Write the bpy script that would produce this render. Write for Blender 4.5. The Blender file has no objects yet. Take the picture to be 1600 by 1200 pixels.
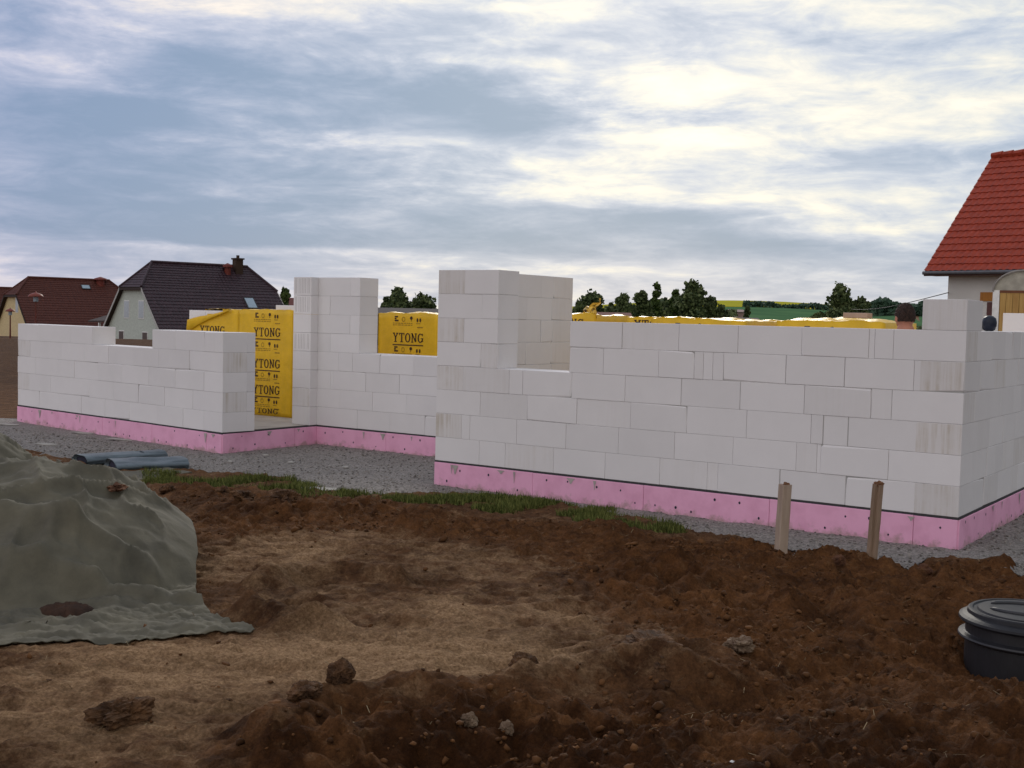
import bpy, bmesh, math, random
import numpy as np
from mathutils import Vector, Matrix, noise as mnoise
random.seed(7); RNG=np.random.RandomState(11)
S=bpy.context.scene; C=S.collection

# ---------------------------------------------------------------- camera
CX,CY,CZ,YAW,PIT,ROL,F=2.4744,-9.9314,1.5212,0.6045,-0.0553,0.0237,1877.14
fwd=np.array([-math.sin(YAW)*math.cos(PIT),math.cos(YAW)*math.cos(PIT),math.sin(PIT)])
rgt=np.array([math.cos(YAW),math.sin(YAW),0.0]); upv=np.cross(rgt,fwd)
R_=math.cos(ROL)*rgt+math.sin(ROL)*upv; U_=-math.sin(ROL)*rgt+math.cos(ROL)*upv
CAM=np.array([CX,CY,CZ]); HF=np.array([-math.sin(YAW),math.cos(YAW),0.0])
cam=bpy.data.cameras.new('camera'); co=bpy.data.objects.new('camera',cam); C.objects.link(co)
M=Matrix(((R_[0],U_[0],-fwd[0],CX),(R_[1],U_[1],-fwd[1],CY),(R_[2],U_[2],-fwd[2],CZ),(0,0,0,1)))
co.matrix_world=M
cam.sensor_width=36; cam.lens=F/1600*36; cam.clip_start=0.1; cam.clip_end=9000
S.camera=co
# survey helpers: a sight line of the photograph and where it meets a plane of the site
def ray(u,v): return R_*(u-800)/F+U_*(600-v)/F+fwd
def G(u,v,z=-.24):
    d=ray(u,v); return CAM+d*(z-CZ)/d[2]
def onY(u,v,Y):
    d=ray(u,v); return CAM+d*(Y-CY)/d[1]
def onX(u,v,X):
    d=ray(u,v); return CAM+d*(X-CX)/d[0]
def at(u,v,dist):
    d=ray(u,v); return CAM+d*dist/(d@HF)
def prj(X):
    X=np.asarray(X,float)-CAM; z=X@fwd
    return 800+F*(X@R_)/z, 600-F*(X@U_)/z
def solveX(u,Y,z,ax=0,lo=-20,hi=3,fix=0):
    for _ in range(50):
        m=(lo+hi)/2
        P=(m,Y,z)
        if prj(P)[0]<u: lo=m
        else: hi=m
    return (lo+hi)/2

# ---------------------------------------------------------------- sky + light
SKY_GAIN=1.0
w=bpy.data.worlds.new('World'); S.world=w; w.use_nodes=True
nt=w.node_tree; nt.nodes.clear(); N=nt.nodes; L=nt.links
def nd(t,**k):
    n=N.new(t)
    for a,b in k.items(): setattr(n,a,b)
    return n
def mth(op,a,b=None,c=None):
    n=nd('ShaderNodeMath',operation=op)
    for i,x in enumerate((a,b,c)):
        if x is None: continue
        if isinstance(x,(int,float)): n.inputs[i].default_value=x
        else: L.new(x,n.inputs[i])
    return n.outputs[0]
SUN_AZ=math.atan2(-.50,.866)   # towards +Y, to the left ; azimuth measured from +Y to +X
SUN_EL=math.radians(24)
tc=nd('ShaderNodeTexCoord'); sep=nd('ShaderNodeSeparateXYZ'); L.new(tc.outputs['Generated'],sep.inputs[0])
# azimuth about the middle of the view, elevation
c0,s0=math.cos(YAW),math.sin(YAW)
xr=mth('ADD',mth('MULTIPLY',sep.outputs[0],c0),mth('MULTIPLY',sep.outputs[1],s0))
yr=mth('ADD',mth('MULTIPLY',sep.outputs[0],-s0),mth('MULTIPLY',sep.outputs[1],c0))
az=mth('ARCTAN2',xr,yr); el=mth('ARCSINE',sep.outputs[2])
def azel(u,v):
    d=ray(u,v); d=d/np.linalg.norm(d)
    return math.atan2(d@rgt,d@HF),math.asin(d[2])
comb=nd('ShaderNodeCombineXYZ')
elp=mth('POWER',mth('MAXIMUM',el,0.0),0.75)
L.new(mth('MULTIPLY',az,2.6),comb.inputs[0]); L.new(mth('MULTIPLY',elp,9.0),comb.inputs[1])
L.new(mth('MULTIPLY',az,0.9),comb.inputs[2])
def noise(vec,scale,detail,rough,dist=0,off=None):
    n=nd('ShaderNodeTexNoise'); n.inputs['Scale'].default_value=scale; n.inputs['Detail'].default_value=detail
    n.inputs['Roughness'].default_value=rough; n.inputs['Distortion'].default_value=dist
    if off:
        m=nd('ShaderNodeMapping'); m.inputs['Location'].default_value=off; L.new(vec,m.inputs[0]); vec=m.outputs[0]
    L.new(vec,n.inputs['Vector']); return n.outputs[0]
n1=noise(comb.outputs[0],1.5,10,.6,.35,(3.1,1.7,0))
n2=noise(comb.outputs[0],3.6,9,.62,.2,(9.3,4.2,2))
comb2=nd('ShaderNodeCombineXYZ'); L.new(mth('MULTIPLY',az,3.0),comb2.inputs[0]); L.new(mth('MULTIPLY',elp,30.0),comb2.inputs[1])
n3=noise(comb2.outputs[0],1.3,7,.6,.3,(1,5,7))
# each bank: photo place, half sizes, weight
banks=[(330,235,420,120,-.40),(120,120,330,120,-.22),(830,178,190,38,-.50),(640,150,160,40,-.2),(380,345,380,50,-.34),(100,330,200,70,-.18),
 (960,345,230,38,-.34),(1420,262,170,26,-.36),(1180,235,130,25,-.16),(900,60,260,60,-.13),(1340,70,150,50,-.14),(700,385,420,22,-.25),(1300,400,300,24,-.25),
 (620,215,200,17,.40),(740,262,200,20,.34),(880,302,230,24,.36),(1180,180,330,70,.18),(1250,300,260,40,.26),(1050,120,250,40,.22),
 (390,70,180,20,.34),(760,100,120,12,.35),(1450,160,200,60,.16),(850,15,160,18,.22),(250,382,300,6,.32),(560,398,240,8,.32),(880,418,160,6,.3),(240,308,40,8,.22),(1000,0,600,30,.16),(430,20,200,16,.16),
 (200,455,500,30,.04),(1400,440,300,30,-.02),(60,60,120,100,.05)]
acc=None
for (u,v,su,sv,wt) in banks:
    a0,e0=azel(u,v); sa,se=su/F,sv/F
    da=mth('DIVIDE',mth('SUBTRACT',az,a0),sa); de=mth('DIVIDE',mth('SUBTRACT',el,e0),se)
    # ragged edges
    da=mth('ADD',da,mth('MULTIPLY',mth('SUBTRACT',n2,.5),2.2)); de=mth('ADD',de,mth('MULTIPLY',mth('SUBTRACT',n1,.5),3.4))
    g=mth('EXPONENT',mth('MULTIPLY',mth('ADD',mth('MULTIPLY',da,da),mth('MULTIPLY',de,de)),-1.0))
    g=mth('MULTIPLY',g,wt*(.68 if wt>.2 else .92))
    acc=g if acc is None else mth('ADD',acc,g)
B=mth('ADD',acc,.56)
B=mth('ADD',B,mth('MULTIPLY',mth('SUBTRACT',n1,.5),.62))
B=mth('ADD',B,mth('MULTIPLY',mth('SUBTRACT',n2,.5),.55))
B=mth('ADD',B,mth('MULTIPLY',mth('SUBTRACT',n3,.5),.30))
comb3=nd('ShaderNodeCombineXYZ'); L.new(mth('MULTIPLY',az,9.0),comb3.inputs[0]); L.new(mth('MULTIPLY',elp,26.0),comb3.inputs[1])
n4=noise(comb3.outputs[0],1.5,8,.62,.6,(4,2,5))
B=mth('ADD',B,mth('MULTIPLY',mth('SUBTRACT',n4,.5),.78))
comb4=nd('ShaderNodeCombineXYZ'); L.new(mth('MULTIPLY',az,30.0),comb4.inputs[0]); L.new(mth('MULTIPLY',elp,75.0),comb4.inputs[1])
n6=noise(comb4.outputs[0],1.2,6,.6,.4,(2,8,5))
B=mth('ADD',B,mth('MULTIPLY',mth('SUBTRACT',n6,.5),.20))
ramp=nd('ShaderNodeValToRGB'); L.new(B,ramp.inputs[0])
r=ramp.color_ramp; r.interpolation='B_SPLINE'
stops=[(0,(.150,.245,.375)),(.22,(.22,.305,.44)),(.42,(.335,.40,.515)),(.56,(.46,.505,.60)),(.70,(.64,.64,.625)),(.84,(.83,.765,.66)),(1,(.95,.87,.74))]
r.elements[0].position=0; r.elements[0].color=stops[0][1]+(1,)
r.elements[1].position=1; r.elements[1].color=stops[-1][1]+(1,)
for p,c in stops[1:-1]:
    e=r.elements.new(p); e.color=c+(1,)
# the physical sky shows through the thin places high up
sky=nd('ShaderNodeTexSky',sky_type='NISHITA'); sky.sun_disc=False; sky.sun_elevation=SUN_EL; sky.sun_rotation=SUN_AZ
sky.air_density=1.0; sky.dust_density=1.5
bg1=nd('ShaderNodeBackground'); L.new(sky.outputs[0],bg1.inputs[0]); bg1.inputs[1].default_value=.06
# tint: violet at left and up, creamy low
mixc=nd('ShaderNodeMixRGB',blend_type='MULTIPLY'); mixc.inputs[0].default_value=1; L.new(ramp.outputs[0],mixc.inputs[1])
tr=nd('ShaderNodeValToRGB'); tr.color_ramp.elements[0].color=(1.03,.96,1.03,1); tr.color_ramp.elements[1].color=(.97,1.0,1.0,1)
tr.color_ramp.elements[0].position=.0; tr.color_ramp.elements[1].position=.45
L.new(mth('ADD',mth('MULTIPLY',az,1.15),.5),tr.inputs[0]); L.new(tr.outputs[0],mixc.inputs[2])
# the sky behind the viewer: even overcast, brighter to the left than to the right
back=mth('MULTIPLY',mth('ADD',yr,.15),-1.4); back=nd('ShaderNodeClamp'); 
L.new(mth('MULTIPLY',mth('ADD',yr,.1),-2.0),back.inputs[0])
lr=mth('ADD',mth('MULTIPLY',xr,-.36),.68)
cb=nd('ShaderNodeCombineColor'); L.new(mth('MULTIPLY',lr,1.0),cb.inputs[0]); L.new(mth('MULTIPLY',lr,.965),cb.inputs[1]); L.new(mth('MULTIPLY',lr,.955),cb.inputs[2])
rd=nd('ShaderNodeMapRange'); L.new(xr,rd.inputs[0]); rd.inputs[1].default_value=.42; rd.inputs[2].default_value=.75; rd.inputs[3].default_value=1; rd.inputs[4].default_value=.55
rm_=nd('ShaderNodeMixRGB',blend_type='MULTIPLY'); rm_.inputs[0].default_value=1; L.new(mixc.outputs[0],rm_.inputs[1]); L.new(rd.outputs[0],rm_.inputs[2])
mb=nd('ShaderNodeMixRGB'); L.new(back.outputs[0],mb.inputs[0]); L.new(rm_.outputs[0],mb.inputs[1]); L.new(cb.outputs[0],mb.inputs[2])
bg2=nd('ShaderNodeBackground'); L.new(mb.outputs[0],bg2.inputs[0]); bg2.inputs[1].default_value=.97*SKY_GAIN
ms=nd('ShaderNodeMixShader'); ms.inputs[0].default_value=.9; L.new(bg1.outputs[0],ms.inputs[1]); L.new(bg2.outputs[0],ms.inputs[2])
out=nd('ShaderNodeOutputWorld'); L.new(ms.outputs[0],out.inputs[0])
w.cycles.sampling_method='MANUAL'; w.cycles.sample_map_resolution=1024
sl=bpy.data.lights.new('sun','SUN'); sl.energy=.9; sl.angle=math.radians(14); sl.color=(1,.93,.82)
so=bpy.data.objects.new('sun',sl); C.objects.link(so)
sd=Vector((math.sin(SUN_AZ)*math.cos(SUN_EL),math.cos(SUN_AZ)*math.cos(SUN_EL),math.sin(SUN_EL)))
so.rotation_euler=sd.to_track_quat('Z','Y').to_euler(); so.location=(0,0,30)
S.view_settings.view_transform='Standard'; S.view_settings.look='None'; S.view_settings.exposure=.36; S.view_settings.gamma=1

# ---------------------------------------------------------------- materials
def newmat(name):
    m=bpy.data.materials.new(name); m.use_nodes=True; t=m.node_tree; t.nodes.clear()
    o=t.nodes.new('ShaderNodeOutputMaterial'); b=t.nodes.new('ShaderNodeBsdfPrincipled'); t.links.new(b.outputs[0],o.inputs[0])
    return m,t,b
def tn(t,kind,**ins):
    n=t.nodes.new(kind)
    for k,v in ins.items():
        if k in n.inputs: 
            n.inputs[k].default_value=v
        else: setattr(n,k,v)
    return n
def simple(name,col,rough=.7,var=.12,scale=8,bump=.0,bscale=60,metal=0,spec=.3,dark=None,dpos=(.35,.65),stretch=(1,1,1),bdist=.01):
    m,t,b=newmat(name)
    tc=t.nodes.new('ShaderNodeTexCoord'); mp=t.nodes.new('ShaderNodeMapping'); mp.inputs['Scale'].default_value=stretch
    t.links.new(tc.outputs['Object'],mp.inputs[0])
    n=tn(t,'ShaderNodeTexNoise',Scale=scale,Detail=8.0,Roughness=.6); t.links.new(mp.outputs[0],n.inputs['Vector'])
    rp=t.nodes.new('ShaderNodeValToRGB'); t.links.new(n.outputs[0],rp.inputs[0])
    d=dark or tuple(c*(1-var) for c in col); l=tuple(min(1,c*(1+var)) for c in col) if not dark else col
    rp.color_ramp.elements[0].position=dpos[0]; rp.color_ramp.elements[1].position=dpos[1]
    rp.color_ramp.elements[0].color=d+(1,); rp.color_ramp.elements[1].color=l+(1,)
    t.links.new(rp.outputs[0],b.inputs['Base Color'])
    b.inputs['Roughness'].default_value=rough; b.inputs['Metallic'].default_value=metal; b.inputs['Specular IOR Level'].default_value=spec
    if bump:
        n2=tn(t,'ShaderNodeTexNoise',Scale=bscale,Detail=6.0,Roughness=.65); t.links.new(mp.outputs[0],n2.inputs['Vector'])
        bp=tn(t,'ShaderNodeBump',Strength=bump,Distance=bdist); t.links.new(n2.outputs[0],bp.inputs['Height']); t.links.new(bp.outputs[0],b.inputs['Normal'])
    return m
def blockmat():
    m,t,b=newmat('aerated_concrete'); K=t.links
    a1=t.nodes.new('ShaderNodeAttribute'); a1.attribute_name='tone'
    a2=t.nodes.new('ShaderNodeAttribute'); a2.attribute_name='stain'
    tc=t.nodes.new('ShaderNodeTexCoord'); mp=t.nodes.new('ShaderNodeMapping'); mp.inputs['Scale'].default_value=(26,26,1.2)
    K.new(tc.outputs['Object'],mp.inputs[0])
    st=tn(t,'ShaderNodeTexNoise',Scale=1.0,Detail=4.0,Roughness=.6); K.new(mp.outputs[0],st.inputs['Vector'])
    bl=tn(t,'ShaderNodeTexNoise',Scale=3.2,Detail=4.0,Roughness=.6); K.new(tc.outputs['Object'],bl.inputs['Vector'])
    fine=tn(t,'ShaderNodeTexNoise',Scale=2.2,Detail=8.0,Roughness=.65); K.new(tc.outputs['Object'],fine.inputs['Vector'])
    def M(op,x,y):
        n=t.nodes.new('ShaderNodeMath'); n.operation=op
        for i,q in enumerate((x,y)):
            if isinstance(q,(int,float)): n.inputs[i].default_value=q
            else: K.new(q,n.inputs[i])
        return n.outputs[0]
    rs=t.nodes.new('ShaderNodeMapRange'); K.new(st.outputs[0],rs.inputs[0]); rs.inputs[1].default_value=.42; rs.inputs[2].default_value=.68
    rb=t.nodes.new('ShaderNodeMapRange'); K.new(bl.outputs[0],rb.inputs[0]); rb.inputs[1].default_value=.38; rb.inputs[2].default_value=.62
    sm=M('MULTIPLY',a2.outputs['Fac'],M('ADD',M('MULTIPLY',rs.outputs[0],M('ADD',M('MULTIPLY',rb.outputs[0],.55),.10)),.14))
    base=tn(t,'ShaderNodeMixRGB'); base.inputs[1].default_value=(.79,.765,.765,1); base.inputs[2].default_value=(.50,.43,.34,1); K.new(sm,base.inputs[0])
    v=M('MULTIPLY',M('ADD',M('MULTIPLY',fine.outputs[0],.14),.93),a1.outputs['Fac'])
    mu=tn(t,'ShaderNodeMixRGB',blend_type='MULTIPLY'); mu.inputs[0].default_value=1; K.new(base.outputs[0],mu.inputs[1])
    cc=t.nodes.new('ShaderNodeCombineColor'); [K.new(v,cc.inputs[i]) for i in range(3)]; K.new(cc.outputs[0],mu.inputs[2])
    K.new(mu.outputs[0],b.inputs['Base Color']); b.inputs['Roughness'].default_value=.95; b.inputs['Specular IOR Level'].default_value=.15
    n2=tn(t,'ShaderNodeTexNoise',Scale=70.0,Detail=5.0,Roughness=.7); K.new(tc.outputs['Object'],n2.inputs['Vector'])
    bp=tn(t,'ShaderNodeBump',Strength=.25,Distance=.004); K.new(n2.outputs[0],bp.inputs['Height']); K.new(bp.outputs[0],b.inputs['Normal'])
    return m
MB_=blockmat()
MORT=simple('joint_mortar',(.44,.43,.42),.95)
PINK=simple('pink_foam_board',(.88,.45,.64),.8,scale=5,dark=(.77,.37,.54),bump=.15,bscale=40,dpos=(.3,.55))
MEMB=simple('bitumen_membrane',(.05,.048,.05),.7,scale=20,bump=.4,bscale=30)
t_=PINK.node_tree; b_=[n for n in t_.nodes if n.type=='BSDF_PRINCIPLED'][0]; src=b_.inputs['Base Color'].links[0].from_socket
g_=t_.nodes.new('ShaderNodeNewGeometry'); sp_=t_.nodes.new('ShaderNodeSeparateXYZ'); t_.links.new(g_.outputs['Position'],sp_.inputs[0])
nz=tn(t_,'ShaderNodeTexNoise',Scale=7.0,Detail=8.0,Roughness=.7); t_.links.new(g_.outputs['Position'],nz.inputs['Vector'])
m1=t_.nodes.new('ShaderNodeMath'); m1.operation='MULTIPLY_ADD'; t_.links.new(nz.outputs[0],m1.inputs[0]); m1.inputs[1].default_value=.42; t_.links.new(sp_.outputs[2],m1.inputs[2])
mr=tn(t_,'ShaderNodeMapRange'); t_.links.new(m1.outputs[0],mr.inputs[0]); mr.inputs[1].default_value=-.075; mr.inputs[2].default_value=.0; mr.inputs[3].default_value=.75; mr.inputs[4].default_value=0
mx_=tn(t_,'ShaderNodeMixRGB'); t_.links.new(mr.outputs[0],mx_.inputs[0]); t_.links.new(src,mx_.inputs[1]); mx_.inputs[2].default_value=(.40,.27,.24,1); t_.links.new(mx_.outputs[0],b_.inputs['Base Color'])
HOLE=simple('dark_plug',(.03,.03,.05),.8)
SCREED=simple('concrete_slab',(.50,.46,.40),.9,scale=3,dark=(.38,.34,.30),bump=.2)
FOIL=simple('yellow_foil',(.74,.445,.010),.36,.10,scale=4,bump=.42,bscale=6,spec=.35,bdist=.03)
INK=simple('brown_print',(.05,.02,.012),.6)
INKP=simple('faint_print',(.32,.19,.02),.6)
WHITEP=simple('white_paint',(.75,.74,.72),.7)

# ---------------------------------------------------------------- object helpers
def link(name,mesh,mat,parent=None):
    o=bpy.data.objects.new(name,mesh); C.objects.link(o)
    if mat is not None:
        for m in (mat if isinstance(mat,(list,tuple)) else [mat]): mesh.materials.append(m)
    if parent: o.parent=parent
    return o
def tag(o,label,cat,group=None,kind=None):
    if label: o['label']=label
    if cat: o['category']=cat
    if group: o['group']=group
    if kind: o['kind']=kind
    return o
def empty(name,loc,label,cat,group=None,rz=0):
    o=bpy.data.objects.new(name,None); C.objects.link(o); o.location=loc; o.rotation_euler=(0,0,rz); o.empty_display_size=.3
    return tag(o,label,cat,group)
class MBd:
    def __init__(s): s.v=[]; s.f=[]; s.m=[]; s.a={}
    def add(s,vs,fs,mi=0,**at):
        n=len(s.v); s.v+= [tuple(map(float,x)) for x in vs]; s.f+=[tuple(n+i for i in f) for f in fs]; s.m+=[mi]*len(fs)
        for k,val in at.items():
            L=s.a.setdefault(k,{})
            for i in range(len(fs)): L[len(s.f)-len(fs)+i]=val[i] if isinstance(val,(list,tuple)) else val
    def box(s,a,b,mi=0,ch=0,mat=None,chip=None,**at):
        x0,y0,z0=a; x1,y1,z1=b
        c=ch
        if c<=0:
            vs=[(x0,y0,z0),(x1,y0,z0),(x1,y1,z0),(x0,y1,z0),(x0,y0,z1),(x1,y0,z1),(x1,y1,z1),(x0,y1,z1)]
            fs=[(0,3,2,1),(4,5,6,7),(0,1,5,4),(1,2,6,5),(2,3,7,6),(3,0,4,7)]
        else:
            vs=[];idx={}
            X=(x0,x1);Y=(y0,y1);Z=(z0,z1)
            def vid(i,j,k,ax):
                key=(i,j,k,ax)
                if key not in idx:
                    p=[X[i],Y[j],Z[k]]; s_=[(1,-1)[i],(1,-1)[j],(1,-1)[k]]
                    for q in range(3):
                        if q!=ax: p[q]+=s_[q]*c
                    idx[key]=len(vs); vs.append(tuple(p))
                return idx[key]
            fs=[]
            # faces: order -x,+x,-y,+y,-z,+z
            for ax in range(3):
                for sd in (0,1):
                    o=[q for q in range(3) if q!=ax]
                    ring=[]
                    for (p,q) in ((0,0),(1,0),(1,1),(0,1)):
                        ijk=[0,0,0]; ijk[ax]=sd; ijk[o[0]]=p; ijk[o[1]]=q; ring.append(vid(*ijk,ax))
                    flip=(sd==0) ^ (ax==1)
                    fs.append(tuple(ring[::-1]) if flip else tuple(ring))
            nmain=6
            for ax in range(3):
                o=[q for q in range(3) if q!=ax]
                for p in (0,1):
                    for q in (0,1):
                        a_=[0,0,0]; a_[o[0]]=p; a_[o[1]]=q; b_=list(a_); b_[ax]=1
                        f=(vid(*a_,o[0]),vid(*b_,o[0]),vid(*b_,o[1]),vid(*a_,o[1])); fs.append(f)
            for i in (0,1):
                for j in (0,1):
                    for k in (0,1): fs.append((vid(i,j,k,0),vid(i,j,k,1),vid(i,j,k,2)))
            if at:
                for kk,val in list(at.items()):
                    if isinstance(val,(list,tuple)): at[kk]=list(val)+[0.0 if kk=='stain' else val[0]]*(len(fs)-6)
            if chip:
                (i,j,k),dd=chip
                for ax in range(3):
                    q=idx[(i,j,k,ax)]; p=list(vs[q]); s_=[(1,-1)[i],(1,-1)[j],(1,-1)[k]]
                    for w_ in range(3):
                        if w_!=ax: p[w_]+=s_[w_]*dd[w_]
                    vs[q]=tuple(p)
        if mat is not None: vs=[tuple(mat@Vector(v)) for v in vs]
        s.add(vs,fs,mi,**at)
    def build(s,name,mat,parent=None,smooth=False,fix=False):
        me=bpy.data.meshes.new(name); me.from_pydata(s.v,[],s.f); me.update()
        for k,L in s.a.items():
            at_=me.attributes.new(k,'FLOAT','FACE'); at_.data.foreach_set('value',[L.get(i,0.0) for i in range(len(s.f))])
        o=link(name,me,mat,parent)
        me.polygons.foreach_set('material_index',s.m)
        if fix:
            bm=bmesh.new(); bm.from_mesh(me); bmesh.ops.recalc_face_normals(bm,faces=bm.faces); bm.to_mesh(me); bm.free()
        if smooth: me.polygons.foreach_set('use_smooth',[True]*len(me.polygons))
        return o
def tube(mb,pts,rad,n=8,mi=0,cap=True,sq=1.0):
    pts=[Vector(p) for p in pts]; rad=rad if isinstance(rad,(list,tuple)) else [rad]*len(pts)
    base=len(mb.v); vs=[];fs=[]
    up=Vector((0,0,1))
    for i,p in enumerate(pts):
        t=(pts[min(i+1,len(pts)-1)]-pts[max(i-1,0)]).normalized()
        a=t.cross(up); 
        if a.length<1e-3: a=t.cross(Vector((1,0,0)))
        a.normalize(); b=a.cross(t)
        for k in range(n):
            an=2*math.pi*k/n; vs.append(p+a*math.cos(an)*rad[i]+b*math.sin(an)*rad[i]*sq)
    for i in range(len(pts)-1):
        for k in range(n):
            k2=(k+1)%n; fs.append((i*n+k,i*n+k2,(i+1)*n+k2,(i+1)*n+k))
    if cap: fs.append(tuple(range(n))[::-1]); fs.append(tuple((len(pts)-1)*n+k for k in range(n)))
    mb.add(vs,fs,mi)
def lathe(mb,prof,n=48,mi=0,c=(0,0,0)):
    vs=[];fs=[]
    for (r_,z) in prof:
        for k in range(n):
            a=2*math.pi*k/n; vs.append((c[0]+r_*math.cos(a),c[1]+r_*math.sin(a),c[2]+z))
    for i in range(len(prof)-1):
        for k in range(n):
            k2=(k+1)%n; fs.append((i*n+k,i*n+k2,(i+1)*n+k2,(i+1)*n+k))
    fs.append(tuple(range(n))[::-1]); fs.append(tuple((len(prof)-1)*n+k for k in range(n)))
    mb.add(vs,fs,mi)

# ---------------------------------------------------------------- numpy noise
PERM=RNG.rand(256,256)
def vn(x,y):
    xi=np.floor(x).astype(int); yi=np.floor(y).astype(int); fx=x-xi; fy=y-yi
    fx=fx*fx*fx*(fx*(fx*6-15)+10); fy=fy*fy*fy*(fy*(fy*6-15)+10)
    a=PERM[xi&255,yi&255]; b=PERM[(xi+1)&255,yi&255]; c=PERM[xi&255,(yi+1)&255]; d=PERM[(xi+1)&255,(yi+1)&255]
    return a*(1-fx)*(1-fy)+b*fx*(1-fy)+c*(1-fx)*fy+d*fx*fy
def fbm(x,y,o=5,g=.5,l=2.03,ridge=False):
    s=0;a=1;t=0
    for i in range(o):
        n=vn(x+17.3*i,y-9.1*i)
        if ridge: n=1-np.abs(2*n-1)
        s=s+a*n; t+=a; a*=g; x=x*l*.96+y*l*.28; y=y*l*.96-x*.28
    return s/t
def cell(x,y,seed=0):
    xi=np.floor(x).astype(int); yi=np.floor(y).astype(int); d1=np.full(x.shape,9.0)
    for i in (-1,0,1):
        for j in (-1,0,1):
            px=xi+i+PERM[(xi+i+seed)&255,(yi+j)&255]; py=yi+j+PERM[(yi+j+7)&255,(xi+i+seed)&255]
            d1=np.minimum(d1,(px-x)**2+(py-y)**2)
    return np.sqrt(d1)
def sst(a,b,x):
    t=np.clip((x-a)/(b-a),0,1); return t*t*(3-2*t)
def segd(x,y,pts):
    """distance to polyline (world xy)"""
    d=np.full(x.shape,1e9)
    for (a,b) in zip(pts[:-1],pts[1:]):
        ax,ay=a[:2];bx,by=b[:2]; dx,dy=bx-ax,by-ay; L2=dx*dx+dy*dy+1e-9
        t=np.clip(((x-ax)*dx+(y-ay)*dy)/L2,0,1); d=np.minimum(d,np.hypot(x-ax-t*dx,y-ay-t*dy))
    return d
def PL(l,z=-.24): return [G(u,v,z) for u,v in l]
def inpoly(x,y,P):
    r_=np.zeros(x.shape,bool); n=len(P)
    for i in range(n):
        x1,y1=P[i][:2]; x2,y2=P[(i+1)%n][:2]
        c=((y1>y)!=(y2>y))&(x<(x2-x1)*(y-y1)/(y2-y1+1e-12)+x1); r_^=c
    return r_
# ---------------------------------------------------------------- terrain
CZ0=-.267
gl=PL([(-300,690),(0,700),(110,722),(200,738),(330,742),(440,752),(500,772),(560,782),(640,774),(760,776),(880,796),(980,815),(1060,830),(1130,838),(1200,858),(1250,872),(1310,872),(1350,884),(1420,888),(1480,876),(1540,882),(1600,908),(1700,900),(1900,880)],-.265)
GRAV=[p[:2] for p in gl]+[np.array((9,3)),np.array((9,14)),np.array((0,14)),np.array((-13.5,11)),np.array((-13.9,1.3))]+[p[:2] for p in PL([(26,658),(-60,656),(-500,648)])]
R1=PL([(420,1165),(520,1120),(640,1105),(760,1095),(880,1070),(980,1052),(1080,1062),(1200,1066)])
TRENCH=PL([(500,1260),(760,1190),(900,1150),(1100,1110),(1320,1040)])
BANK=PL([(980,862),(1060,858),(1150,868),(1230,890)])
BANK2=PL([(1060,905),(1180,925),(1245,960)])
HOLE1=PL([(1255,945),(1290,975)])
RUT1=PL([(420,905),(600,960),(800,985),(960,960),(1100,915)]); RUT2=PL([(470,1035),(650,1040),(830,1020),(960,1000)])
RISE=PL([(1290,900),(1420,930),(1500,925),(1620,935)])
CL=PL([(400,925),(470,905),(560,908),(620,915)])
CL2=PL([(390,970),(450,990),(520,985)])
CL3=PL([(300,775),(350,800),(430,810),(520,800)])
EDGE=PL([(500,788),(640,800),(800,815),(930,835),(1000,850)])
SLAB=PL([(960,1036),(1010,1020),(1060,1030),(1150,1048)])
TKX,TKY=at(1606,985,6.42)[:2]
LOOSE=[p[:2] for p in PL([(880,830),(1250,862),(1480,880),(1900,890),(1900,1400),(1200,1300),(880,1180),(1080,1100),(1150,1060),(1000,1000),(930,930),(830,880)])]
LOOSE2=[p[:2] for p in PL([(230,760),(560,790),(1000,850),(1000,900),(700,850),(480,835),(330,860),(280,800)])]
LOOSE3=[p[:2] for p in PL([(390,1210),(440,1150),(560,1125),(760,1100),(960,1070),(1100,1080),(1300,1300),(400,1400)])]
PALE=[(450,870,140,40,.55),(600,840,150,25,.35),(760,890,120,25,.5),(560,1030,300,50,.9),(200,1070,260,60,.7),(760,1040,200,40,.5),(840,990,160,40,.4),(480,920,60,16,.6),(900,870,80,18,.45),(120,1170,200,50,.45),(1250,1130,120,40,.1),(680,960,150,30,.4),(700,815,90,12,.3)]
WET_SHADE=[(420,960,110,26,.75),(620,905,120,16,.6),(700,870,110,12,.5),(860,930,120,18,.55),(330,800,120,20,.5),(760,1000,160,14,.5),(900,1010,90,14,.5),(330,1045,120,12,.35),(150,1180,160,14,.3),(700,1170,520,55,.95),(1100,1150,300,60,.9),(1270,950,70,45,.9),(500,915,130,22,.7),(450,985,70,18,.6),(560,800,300,22,.5),(1010,1045,150,14,.6),(1050,905,120,25,.5),(60,1060,120,30,.3),(1000,850,120,16,.5),(1500,1150,250,60,.35),(1150,1210,600,90,.8),(700,1215,500,60,.6)]  # dark damp soil, plus vignette darkening and slope shade put into the colour
def cell_mask(x,y):
    m=np.zeros(x.shape)
    for P in (LOOSE,LOOSE2,LOOSE3):
        pass
    return m
def blurmask(x,y,P,w=.18):
    j=(fbm(x*2.1+5,y*2.1,4)-.5)*.5; k=(fbm(x*2.1+35,y*2.1+9,4)-.5)*.5
    s=0
    for dx,dy in ((0,0),(w,0),(-w,0),(0,w),(0,-w)): s=s+inpoly(x+j+dx,y+k+dy,P)
    return s/5.0
def farH(l,d):
    z=np.full(l.shape,-.27)
    z=z-2.3*sst(72,95,d)-3.2*sst(95,420,d)
    az_=l/np.maximum(d,1)
    hump=np.exp(-((az_-.20)/.20)**2)
    hill=sst(300,1250,d)*(17*hump+6)
    rid=np.exp(-((az_-.335)/.03)**2)*6*sst(700,1000,d)*(1-sst(1100,1500,d))
    z=z+hill+rid+sst(1150,2000,d)*20*hump-60*sst(2150,3400,d)
    return z
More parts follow.
